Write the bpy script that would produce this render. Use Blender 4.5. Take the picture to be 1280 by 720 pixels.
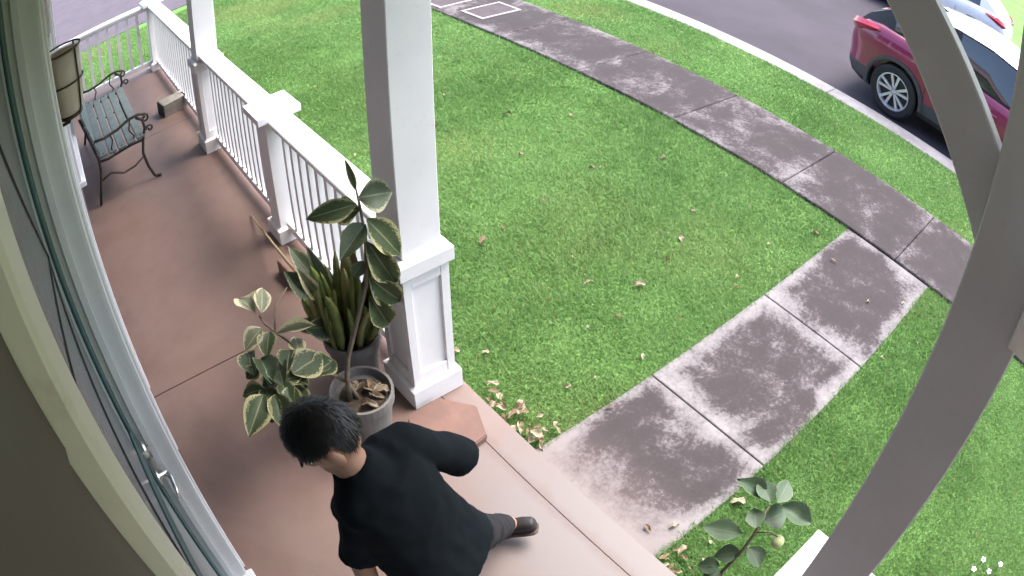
import bpy, bmesh, math, random
import numpy as np
from mathutils import Vector, Matrix, Euler, Quaternion

for o in list(bpy.data.objects):
    bpy.data.objects.remove(o)
SC = bpy.context.scene
COL = SC.collection
PI = math.pi
rnd = random.Random(11)
nrng = np.random.default_rng(5)

# ------------------------------------------------------------------ camera
# a wall-mounted wide-angle door camera: a fisheye lens whose angle grows as a*r + b*r^3
YAW, PITCH, ROLL = 0.6701, 0.7010, 0.0038
LENS_A, LENS_B = 0.6405, 0.1151
cam = bpy.data.cameras.new('door_camera')
cam.type = 'PANO'
cam.panorama_type = 'FISHEYE_LENS_POLYNOMIAL'
cam.sensor_fit = 'HORIZONTAL'
cam.sensor_width = 36.0
cam.fisheye_fov = 3.1
cam.fisheye_polynomial_k0 = 0.0
cam.fisheye_polynomial_k1 = -LENS_A / 18.0
cam.fisheye_polynomial_k2 = 0.0
cam.fisheye_polynomial_k3 = -LENS_B / 18.0 ** 3
cam.fisheye_polynomial_k4 = 0.0
cam.clip_start = 0.01
cam.clip_end = 2000.0
cam_o = bpy.data.objects.new('door_camera', cam)
COL.objects.link(cam_o)
_f = Vector((math.cos(PITCH) * math.sin(YAW), math.cos(PITCH) * math.cos(YAW), -math.sin(PITCH)))
_r = _f.cross(Vector((0, 0, 1))).normalized()
_u = _r.cross(_f)
_c, _s = math.cos(ROLL), math.sin(ROLL)
_r, _u = _c * _r + _s * _u, _c * _u - _s * _r
_m = Matrix((_r, _u, -_f)).transposed().to_4x4()
_m.translation = Vector((-0.0321, -2.3663, 2.8617))
cam_o.matrix_world = _m
SC.camera = cam_o

# ------------------------------------------------------------------ sky, sun, exposure (bright overcast)
SUN_EL, SUN_AZ = math.radians(60), math.radians(96)      # azimuth from +y towards +x
world = bpy.data.worlds.new('World')
SC.world = world
world.use_nodes = True
wn = world.node_tree
sky = wn.nodes.new('ShaderNodeTexSky')
sky.sky_type = 'NISHITA'
sky.sun_disc = False
sky.sun_elevation = SUN_EL
sky.sun_rotation = SUN_AZ
sky.air_density = 1.0
sky.dust_density = 4.0
sky.ozone_density = 1.0
wn.links.new(sky.outputs[0], wn.nodes['Background'].inputs[0])
wn.nodes['Background'].inputs[1].default_value = 0.15
sun = bpy.data.lights.new('sun', 'SUN')
sun.energy = 1.5
sun.angle = math.radians(40)
sun.color = (1.0, 0.985, 0.97)
sun_o = bpy.data.objects.new('sun', sun)
COL.objects.link(sun_o)
_d = Vector((math.sin(SUN_AZ) * math.cos(SUN_EL), math.cos(SUN_AZ) * math.cos(SUN_EL), math.sin(SUN_EL)))
sun_o.rotation_euler = _d.to_track_quat('Z', 'Y').to_euler()
sun_o.location = (0, 0, 30)
SC.view_settings.view_transform = 'Standard'
SC.view_settings.look = 'None'
SC.view_settings.exposure = 2.15
SC.view_settings.gamma = 1.0
SC.view_settings.use_curve_mapping = False
SC.render.engine = 'CYCLES'
SC.cycles.max_bounces = 8
SC.cycles.use_denoising = True

# ------------------------------------------------------------------ materials
MATS = {}


def _mk(name):
    m = bpy.data.materials.new(name)
    m.use_nodes = True
    n = m.node_tree
    b = n.nodes['Principled BSDF']
    MATS[name] = m
    return m, n, b


def c4(c):
    return (c[0], c[1], c[2], 1.0)


def ramp(n, stops):
    r = n.nodes.new('ShaderNodeValToRGB')
    e = r.color_ramp.elements
    while len(e) < len(stops):
        e.new(0.5)
    for i, (p, c) in enumerate(stops):
        e[i].position = p
        e[i].color = c4(c) if not isinstance(c, (int, float)) else (c, c, c, 1)
    return r


def noise_tex(n, vec, scale, detail=6, rough=0.6, dist=0.0):
    t = n.nodes.new('ShaderNodeTexNoise')
    t.inputs['Scale'].default_value = scale
    t.inputs['Detail'].default_value = detail
    t.inputs['Roughness'].default_value = rough
    t.inputs['Distortion'].default_value = dist
    n.links.new(vec, t.inputs['Vector'])
    return t


def mixc(n, fac, a, b, mode='MIX'):
    m = n.nodes.new('ShaderNodeMix')
    m.data_type = 'RGBA'
    m.blend_type = mode
    for sock, v in ((m.inputs[0], fac), (m.inputs[6], a), (m.inputs[7], b)):
        if hasattr(v, 'links') or hasattr(v, 'is_output'):
            n.links.new(v, sock)
        elif isinstance(v, (int, float)):
            sock.default_value = v
        else:
            sock.default_value = c4(v)
    return m.outputs[2]


def mth(n, op, a, b=None, c=None):
    m = n.nodes.new('ShaderNodeMath')
    m.operation = op
    for i, v in enumerate((a, b, c)):
        if v is None:
            continue
        if hasattr(v, 'is_output'):
            n.links.new(v, m.inputs[i])
        else:
            m.inputs[i].default_value = v
    return m.outputs[0]


def pos_out(n, world_space=True):
    if world_space:
        return n.nodes.new('ShaderNodeNewGeometry').outputs['Position']
    return n.nodes.new('ShaderNodeTexCoord').outputs['Object']


def bump(n, b, height, strength, dist=0.01):
    bp = n.nodes.new('ShaderNodeBump')
    bp.inputs['Strength'].default_value = strength
    bp.inputs['Distance'].default_value = dist
    n.links.new(height, bp.inputs['Height'])
    n.links.new(bp.outputs[0], b.inputs['Normal'])


def basic(name, c1, c2=None, scale=8.0, rough=0.6, bstr=0.15, metal=0.0, world_space=False, lo=0.35, hi=0.65, spec=0.4, coat=0.0, bscale=None, detail=6):
    m, n, b = _mk(name)
    v = pos_out(n, world_space)
    c2 = c2 or tuple(x * 0.82 for x in c1)
    t = noise_tex(n, v, scale, detail)
    r = ramp(n, [(lo, c1), (hi, c2)])
    n.links.new(t.outputs[0], r.inputs[0])
    n.links.new(r.outputs[0], b.inputs['Base Color'])
    b.inputs['Roughness'].default_value = rough
    b.inputs['Metallic'].default_value = metal
    b.inputs['Specular IOR Level'].default_value = spec
    b.inputs['Coat Weight'].default_value = coat
    if bstr > 0:
        t2 = noise_tex(n, v, bscale or scale * 6, 4)
        bump(n, b, t2.outputs[0], bstr, 0.004)
    return m


# painted white timber, a little dirt
def white_paint(name, c1=(0.78, 0.77, 0.785), c2=(0.70, 0.69, 0.70)):
    m, n, b = _mk(name)
    v = pos_out(n)
    t = noise_tex(n, v, 2.2, 8, 0.65)
    r = ramp(n, [(0.35, c1), (0.7, c2)])
    n.links.new(t.outputs[0], r.inputs[0])
    t2 = noise_tex(n, v, 26, 5, 0.7)
    r2 = ramp(n, [(0.60, (1, 1, 1)), (0.78, (0.78, 0.74, 0.70))])
    n.links.new(t2.outputs[0], r2.inputs[0])
    n.links.new(mixc(n, 0.6, r.outputs[0], r2.outputs[0], 'MULTIPLY'), b.inputs['Base Color'])
    b.inputs['Roughness'].default_value = 0.5
    b.inputs['Specular IOR Level'].default_value = 0.35
    mp = n.nodes.new('ShaderNodeMapping')
    mp.inputs['Scale'].default_value = (1.0, 1.0, 0.06)
    n.links.new(v, mp.inputs[0])
    t3 = noise_tex(n, mp.outputs[0], 170, 4, 0.7)
    bump(n, b, t3.outputs[0], 0.25, 0.002)
    return m


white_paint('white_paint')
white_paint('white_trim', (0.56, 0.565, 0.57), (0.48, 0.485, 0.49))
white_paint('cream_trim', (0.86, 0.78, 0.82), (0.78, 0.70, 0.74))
basic('siding_paint', (0.185, 0.142, 0.152), (0.145, 0.11, 0.12), 3.0, 0.7, 0.12, world_space=True)
basic('ceiling_paint', (0.74, 0.73, 0.74), None, 3.0, 0.7, 0.05, world_space=True)
basic('door_green', (0.022, 0.066, 0.066), (0.015, 0.047, 0.05), 5.0, 0.38, 0.05, world_space=True)
basic('door_grey', (0.20, 0.225, 0.22), (0.165, 0.19, 0.185), 4.0, 0.4, 0.04, world_space=True)
basic('lead', (0.05, 0.05, 0.05), None, 30, 0.45, 0.1, metal=0.8)
basic('satin_nickel', (0.62, 0.60, 0.57), None, 40, 0.28, 0.02, metal=1.0)
basic('iron_dark', (0.035, 0.036, 0.034), (0.07, 0.055, 0.045), 14, 0.5, 0.3, metal=0.35)
basic('bench_wood', (0.080, 0.110, 0.112), (0.12, 0.145, 0.138), 12, 0.7, 0.4)
basic('pot_grey', (0.17, 0.162, 0.155), (0.13, 0.123, 0.115), 7, 0.75, 0.2)
basic('potting_soil', (0.035, 0.025, 0.018), (0.075, 0.055, 0.04), 30, 0.95, 1.0)
basic('terracotta', (0.17, 0.095, 0.074), (0.13, 0.076, 0.062), 9, 0.8, 0.35)
basic('block_concrete', (0.25, 0.23, 0.20), (0.18, 0.165, 0.14), 12, 0.9, 0.6)
basic('brick_brown', (0.22, 0.13, 0.10), (0.15, 0.10, 0.08), 14, 0.9, 0.6)
basic('dark_rubber', (0.018, 0.018, 0.019), None, 30, 0.7, 0.2)
basic('cane', (0.33, 0.25, 0.14), (0.26, 0.2, 0.12), 16, 0.6, 0.2)
basic('twig', (0.11, 0.085, 0.06), (0.17, 0.14, 0.10), 25, 0.8, 0.4)
basic('soil_dark', (0.06, 0.05, 0.03), (0.09, 0.08, 0.045), 9, 0.95, 0.8, world_space=True)


def mat_concrete(name, axis_lines, warm_x=None, shift=0.0):
    """weathered concrete: dark lichen-stained middles, paler worn margins"""
    m, n, b = _mk(name)
    v = pos_out(n)
    big = noise_tex(n, v, 1.7, 9, 0.68, 0.5)
    mid = noise_tex(n, v, 7.0, 9, 0.72, 0.3)
    fin = noise_tex(n, v, 42.0, 6, 0.75)
    sep = n.nodes.new('ShaderNodeSeparateXYZ')
    n.links.new(v, sep.inputs[0])
    spk = noise_tex(n, v, 130.0, 3, 0.8)
    fac = mth(n, 'MULTIPLY_ADD', big.outputs[0], 1.6, -0.325)
    fac = mth(n, 'MULTIPLY_ADD', mid.outputs[0], 0.9, mth(n, 'ADD', fac, 0.05))
    fac = mth(n, 'MULTIPLY_ADD', fin.outputs[0], 0.95, fac)
    fac = mth(n, 'MULTIPLY_ADD', spk.outputs[0], 0.35, mth(n, 'SUBTRACT', fac, 0.545 - shift))
    # each slab has its own worn, paler border (0..1 coordinates of the slab)
    gen = n.nodes.new('ShaderNodeTexCoord').outputs['Generated']
    gs = n.nodes.new('ShaderNodeSeparateXYZ')
    n.links.new(gen, gs.inputs[0])
    ds = [mth(n, 'MULTIPLY', mth(n, 'ABSOLUTE', mth(n, 'SUBTRACT', gs.outputs[q], 0.5)), 2.0) for q in (0, 1)]
    # joint-side borders are narrower than the long edges
    rim = mth(n, 'SMOOTH_MAX', ds[0], ds[1], 0.12)
    wob = mth(n, 'ADD', rim, mth(n, 'MULTIPLY_ADD', big.outputs[0], 0.30, -0.15))
    e = n.nodes.new('ShaderNodeMapRange')
    e.interpolation_type = 'SMOOTHSTEP'
    e.inputs['From Min'].default_value = 0.66
    e.inputs['From Max'].default_value = 1.02
    e.inputs['To Min'].default_value = -0.06
    e.inputs['To Max'].default_value = axis_lines
    n.links.new(wob, e.inputs['Value'])
    fac = mth(n, 'ADD', fac, e.outputs[0])
    if warm_x:
        e = n.nodes.new('ShaderNodeMapRange')
        e.interpolation_type = 'SMOOTHSTEP'
        e.inputs['From Min'].default_value = warm_x[0]
        e.inputs['From Max'].default_value = warm_x[1]
        e.inputs['To Min'].default_value = 0.42
        e.inputs['To Max'].default_value = 0.0
        n.links.new(sep.outputs[0], e.inputs['Value'])
        fac = mth(n, 'ADD', fac, e.outputs[0])
        warm = e.outputs[0]
    r = ramp(n, [(0.0, (0.024, 0.020, 0.021)), (0.43, (0.042, 0.035, 0.036)), (0.49, (0.070, 0.058, 0.061)), (0.53, (0.112, 0.100, 0.103)), (0.60, (0.150, 0.138, 0.140)), (0.74, (0.21, 0.195, 0.195))])
    n.links.new(mth(n, 'MULTIPLY', fac, 0.44), r.inputs[0])
    col = r.outputs[0]
    if warm_x:
        col = mixc(n, mth(n, 'MULTIPLY', warm, 1.2), col, (0.135, 0.100, 0.094))
    n.links.new(col, b.inputs['Base Color'])
    b.inputs['Roughness'].default_value = 0.9
    b.inputs['Specular IOR Level'].default_value = 0.25
    bump(n, b, mth(n, 'ADD', mid.outputs[0], fin.outputs[0]), 0.35, 0.006)
    return m


WALK_Y0, WALK_Y1 = -1.473, -0.605
mat_concrete('walk_concrete', 0.42, (1.45, 1.95), -0.06)
mat_concrete('sidewalk_concrete', 0.14, None, -0.12)
basic('curb_concrete', (0.27, 0.25, 0.255), (0.17, 0.155, 0.158), 3.5, 0.9, 0.5, world_space=True, detail=9)
basic('rim_concrete', (0.34, 0.30, 0.30), (0.26, 0.23, 0.23), 6, 0.9, 0.4, world_space=True)
basic('box_lid', (0.07, 0.052, 0.056), (0.05, 0.04, 0.044), 8, 0.85, 0.4, world_space=True)
basic('driveway_concrete', (0.085, 0.07, 0.085), (0.065, 0.055, 0.068), 3, 0.9, 0.3, world_space=True)


def mat_asphalt():
    m, n, b = _mk('asphalt')
    v = pos_out(n)
    a = noise_tex(n, v, 0.6, 8, 0.6)
    f = noise_tex(n, v, 90, 4, 0.7)
    r = ramp(n, [(0.3, (0.042, 0.036, 0.044)), (0.7, (0.062, 0.054, 0.065))])
    n.links.new(a.outputs[0], r.inputs[0])
    n.links.new(mixc(n, 0.25, r.outputs[0], f.outputs[0], 'OVERLAY'), b.inputs['Base Color'])
    b.inputs['Roughness'].default_value = 0.85
    b.inputs['Specular IOR Level'].default_value = 0.15
    bump(n, b, f.outputs[0], 0.4, 0.006)


mat_asphalt()


def mat_porch():
    """smooth terracotta-tinted cement with soft mottling and a footworn patch painted paler for the daylight by the step"""
    m, n, b = _mk('porch_cement')
    v = pos_out(n)
    a = noise_tex(n, v, 0.9, 7, 0.55, 0.6)
    c = noise_tex(n, v, 5.5, 8, 0.65)
    f = noise_tex(n, v, 60, 4, 0.7)
    r = ramp(n, [(0.28, (0.132, 0.080, 0.064)), (0.5, (0.160, 0.104, 0.085)), (0.74, (0.192, 0.138, 0.117))])
    n.links.new(a.outputs[0], r.inputs[0])
    r2 = ramp(n, [(0.3, (0.86, 0.84, 0.83)), (0.5, (1.0, 1.0, 1.0)), (0.75, (1.08, 1.085, 1.09))])
    n.links.new(c.outputs[0], r2.inputs[0])
    col = mixc(n, 0.7, r.outputs[0], r2.outputs[0], 'MULTIPLY')
    # paler strip by the step: footworn, faded, with daylight painted into the colour
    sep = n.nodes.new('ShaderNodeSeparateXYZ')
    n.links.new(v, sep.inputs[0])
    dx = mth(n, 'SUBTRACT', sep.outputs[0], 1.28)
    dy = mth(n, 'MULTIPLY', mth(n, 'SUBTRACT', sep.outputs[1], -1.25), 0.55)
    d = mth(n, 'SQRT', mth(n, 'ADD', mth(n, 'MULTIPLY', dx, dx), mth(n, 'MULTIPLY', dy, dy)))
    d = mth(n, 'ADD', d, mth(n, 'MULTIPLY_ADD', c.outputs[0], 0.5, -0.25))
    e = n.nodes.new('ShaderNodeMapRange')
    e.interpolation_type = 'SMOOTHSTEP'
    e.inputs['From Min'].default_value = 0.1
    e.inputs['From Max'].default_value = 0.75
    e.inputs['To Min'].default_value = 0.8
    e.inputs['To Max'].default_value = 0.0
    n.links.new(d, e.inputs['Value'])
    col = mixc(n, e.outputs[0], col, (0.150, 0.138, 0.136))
    # grime along the nosing joint, uneven in width
    g = mth(n, 'ABSOLUTE', mth(n, 'SUBTRACT', sep.outputs[0], mth(n, 'MULTIPLY_ADD', c.outputs[0], 0.10, 1.245)))
    e2 = n.nodes.new('ShaderNodeMapRange')
    e2.interpolation_type = 'SMOOTHSTEP'
    e2.inputs['From Min'].default_value = 0.0
    e2.inputs['From Max'].default_value = 0.055
    e2.inputs['To Min'].default_value = 0.55
    e2.inputs['To Max'].default_value = 0.0
    n.links.new(g, e2.inputs['Value'])
    col = mixc(n, mth(n, 'MULTIPLY', e2.outputs[0], mth(n, 'MULTIPLY', f.outputs[0], 1.6)), col, (0.115, 0.07, 0.06))
    n.links.new(col, b.inputs['Base Color'])
    b.inputs['Roughness'].default_value = 0.55
    b.inputs['Specular IOR Level'].default_value = 0.4
    bump(n, b, f.outputs[0], 0.1, 0.003)


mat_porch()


def mat_grass():
    m, n, b = _mk('grass_blade')
    at = n.nodes.new('ShaderNodeVertexColor')
    at.layer_name = 'col'
    n.links.new(at.outputs[0], b.inputs['Base Color'])
    b.inputs['Roughness'].default_value = 0.65
    b.inputs['Specular IOR Level'].default_value = 0.2
    tr = n.nodes.new('ShaderNodeBsdfTranslucent')
    n.links.new(at.outputs[0], tr.inputs[0])
    mx = n.nodes.new('ShaderNodeMixShader')
    mx.inputs[0].default_value = 0.3
    n.links.new(b.outputs[0], mx.inputs[1])
    n.links.new(tr.outputs[0], mx.inputs[2])
    n.links.new(mx.outputs[0], n.nodes['Material Output'].inputs[0])


mat_grass()


def mat_turf():
    m, n, b = _mk('turf')
    v = pos_out(n)
    a = noise_tex(n, v, 0.8, 6, 0.6)
    f = noise_tex(n, v, 55, 6, 0.75)
    r = ramp(n, [(0.3, (0.11, 0.225, 0.06)), (0.7, (0.16, 0.285, 0.09))])
    n.links.new(a.outputs[0], r.inputs[0])
    r2 = ramp(n, [(0.3, (0.6, 0.6, 0.55)), (0.65, (1.15, 1.15, 1.1))])
    n.links.new(f.outputs[0], r2.inputs[0])
    n.links.new(mixc(n, 1.0, r.outputs[0], r2.outputs[0], 'MULTIPLY'), b.inputs['Base Color'])
    b.inputs['Roughness'].default_value = 0.9
    b.inputs['Specular IOR Level'].default_value = 0.1
    bump(n, b, f.outputs[0], 0.9, 0.02)


mat_turf()


def mat_leaf(name, dark, dark2, edge, margin, rough=0.52, trans=0.15):
    """leaf: green middle, paler vein, cream margin of uneven width (u across, v along)"""
    m, n, b = _mk(name)
    uv = n.nodes.new('ShaderNodeUVMap')
    uv.uv_map = 'UVMap'
    sep = n.nodes.new('ShaderNodeSeparateXYZ')
    n.links.new(uv.outputs[0], sep.inputs[0])
    info = n.nodes.new('ShaderNodeObjectInfo')
    ob = n.nodes.new('ShaderNodeTexCoord').outputs['Object']
    vm = n.nodes.new('ShaderNodeVectorMath')
    vm.operation = 'ADD'
    n.links.new(ob, vm.inputs[0])
    n.links.new(mth(n, 'MULTIPLY', info.outputs['Random'], 40.0), vm.inputs[1])
    t = noise_tex(n, vm.outputs[0], 16, 5, 0.6)
    t2 = noise_tex(n, vm.outputs[0], 32, 4, 0.6, 1.0)
    a = mth(n, 'MULTIPLY', mth(n, 'ABSOLUTE', mth(n, 'SUBTRACT', sep.outputs[0], 0.5)), 2.0)
    lim = mth(n, 'ADD', a, mth(n, 'MULTIPLY_ADD', t.outputs[0], 1.1, -0.55))
    lim = mth(n, 'ADD', lim, mth(n, 'MULTIPLY_ADD', info.outputs['Random'], 0.30, -0.15))
    e = n.nodes.new('ShaderNodeMapRange')
    e.inputs['From Min'].default_value = 1.0 - margin - 0.04
    e.inputs['From Max'].default_value = 1.0 - margin + 0.08
    n.links.new(lim, e.inputs['Value'])
    g = ramp(n, [(0.4, dark), (0.6, dark2)])
    n.links.new(t2.outputs[0], g.inputs[0])
    col = mixc(n, e.outputs[0], g.outputs[0], edge)
    vein = n.nodes.new('ShaderNodeMapRange')
    vein.inputs['From Min'].default_value = 0.03
    vein.inputs['From Max'].default_value = 0.07
    vein.inputs['To Min'].default_value = 0.45
    vein.inputs['To Max'].default_value = 0.0
    n.links.new(a, vein.inputs['Value'])
    col = mixc(n, vein.outputs[0], col, edge)
    n.links.new(col, b.inputs['Base Color'])
    b.inputs['Roughness'].default_value = rough
    b.inputs['Specular IOR Level'].default_value = 0.3
    tr = n.nodes.new('ShaderNodeBsdfTranslucent')
    n.links.new(col, tr.inputs[0])
    mx = n.nodes.new('ShaderNodeMixShader')
    mx.inputs[0].default_value = trans
    n.links.new(b.outputs[0], mx.inputs[1])
    n.links.new(tr.outputs[0], mx.inputs[2])
    n.links.new(mx.outputs[0], n.nodes['Material Output'].inputs[0])


mat_leaf('leaf_variegated', (0.026, 0.046, 0.020), (0.070, 0.092, 0.042), (0.36, 0.34, 0.17), 0.17)
mat_leaf('leaf_pale', (0.13, 0.15, 0.09), (0.22, 0.23, 0.14), (0.55, 0.51, 0.33), 0.42)
mat_leaf('leaf_dark', (0.045, 0.065, 0.04), (0.085, 0.11, 0.065), (0.30, 0.31, 0.19), 0.10)
mat_leaf('leaf_garden', (0.045, 0.085, 0.045), (0.085, 0.12, 0.075), (0.16, 0.19, 0.12), 0.03)
mat_leaf('leaf_dead', (0.22, 0.165, 0.11), (0.36, 0.29, 0.21), (0.45, 0.39, 0.31), 0.2, 0.8)
mat_leaf('leaf_brown', (0.12, 0.08, 0.045), (0.20, 0.14, 0.085), (0.30, 0.23, 0.15), 0.1, 0.85)
basic('spear_green', (0.155, 0.185, 0.055), (0.085, 0.12, 0.035), 14, 0.42, 0.1)
basic('spear_olive', (0.25, 0.235, 0.10), (0.16, 0.165, 0.07), 14, 0.45, 0.1)
basic('fruit_green', (0.42, 0.48, 0.22), (0.52, 0.55, 0.30), 18, 0.45, 0.1)
basic('petal_pink', (0.75, 0.10, 0.42), None, 12, 0.5, 0.0)
basic('petal_white', (0.82, 0.80, 0.84), None, 12, 0.6, 0.0)
basic('petal_blue', (0.06, 0.10, 0.45), None, 12, 0.5, 0.0)
# person
basic('skin', (0.36, 0.195, 0.135), (0.31, 0.165, 0.11), 9, 0.5, 0.05)
basic('hair_black', (0.006, 0.005, 0.006), (0.012, 0.010, 0.010), 40, 0.40, 0.2, bscale=120)
basic('tee_black', (0.005, 0.0075, 0.0098), (0.0058, 0.0085, 0.011), 4, 0.9, 0.12, bscale=220, spec=0.12)
basic('trousers_charcoal', (0.012, 0.012, 0.014), (0.018, 0.017, 0.019), 14, 0.85, 0.3, bscale=150, spec=0.2)
basic('shoe_black', (0.02, 0.017, 0.017), None, 20, 0.6, 0.2)
basic('shoe_sole', (0.085, 0.06, 0.05), None, 20, 0.7, 0.2)
basic('eye_white', (0.75, 0.73, 0.7), None, 10, 0.2, 0.0)
basic('lip', (0.33, 0.14, 0.12), None, 10, 0.5, 0.0)


def mat_plaid():
    m, n, b = _mk('plaid_cloth')
    v = pos_out(n, False)
    w1 = n.nodes.new('ShaderNodeTexWave'); w1.inputs['Scale'].default_value = 9; w1.bands_direction = 'Z'
    w2 = n.nodes.new('ShaderNodeTexWave'); w2.inputs['Scale'].default_value = 9; w2.bands_direction = 'X'
    n.links.new(v, w1.inputs[0]); n.links.new(v, w2.inputs[0])
    f = mth(n, 'MULTIPLY', mth(n, 'ADD', w1.outputs['Fac'], w2.outputs['Fac']), 0.5)
    r = ramp(n, [(0.3, (0.12, 0.12, 0.13)), (0.7, (0.55, 0.54, 0.54))])
    n.links.new(f, r.inputs[0])
    n.links.new(r.outputs[0], b.inputs['Base Color'])
    b.inputs['Roughness'].default_value = 0.9


mat_plaid()
# vehicles
basic('paint_red', (0.21, 0.005, 0.058), (0.19, 0.005, 0.052), 2, 0.28, 0.0, coat=1.0, spec=0.5)
basic('paint_white', (0.80, 0.80, 0.82), None, 2, 0.25, 0.0, coat=1.0)
basic('cladding', (0.055, 0.055, 0.058), (0.045, 0.045, 0.048), 20, 0.6, 0.2)
basic('car_glass', (0.012, 0.014, 0.016), None, 2, 0.04, 0.0, spec=0.9, coat=1.0)
basic('tyre', (0.022, 0.022, 0.024), None, 30, 0.75, 0.3)
basic('alloy', (0.66, 0.66, 0.68), None, 20, 0.4, 0.0, metal=0.5)
basic('alloy_black', (0.02, 0.02, 0.022), None, 20, 0.4, 0.0)
basic('tail_red', (0.45, 0.01, 0.03), (0.36, 0.008, 0.025), 20, 0.12, 0.0, coat=1.0)
basic('chrome', (0.7, 0.7, 0.7), None, 20, 0.15, 0.0, metal=1.0)
basic('lamp_bronze', (0.045, 0.035, 0.028), (0.07, 0.05, 0.035), 20, 0.45, 0.1, metal=0.6)


def mat_frosted():
    m, n, b = _mk('frosted_glass')
    t = noise_tex(n, pos_out(n, False), 9, 4)
    r = ramp(n, [(0.3, (0.74, 0.66, 0.58)), (0.7, (0.82, 0.75, 0.67))])
    n.links.new(t.outputs[0], r.inputs[0])
    n.links.new(r.outputs[0], b.inputs['Base Color'])
    b.inputs['Roughness'].default_value = 0.4
    tr = n.nodes.new('ShaderNodeBsdfTranslucent')
    n.links.new(r.outputs[0], tr.inputs[0])
    mx = n.nodes.new('ShaderNodeMixShader')
    mx.inputs[0].default_value = 0.5
    n.links.new(b.outputs[0], mx.inputs[1])
    n.links.new(tr.outputs[0], mx.inputs[2])
    n.links.new(mx.outputs[0], n.nodes['Material Output'].inputs[0])


mat_frosted()


def mat_leaded():
    m, n, b = _mk('leaded_glass')
    b.inputs['Base Color'].default_value = (0.035, 0.038, 0.042, 1)
    b.inputs['Roughness'].default_value = 0.12
    t = noise_tex(n, pos_out(n, False), 25, 3)
    bump(n, b, t.outputs[0], 0.3, 0.004)


mat_leaded()

# ------------------------------------------------------------------ mesh helpers


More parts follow.
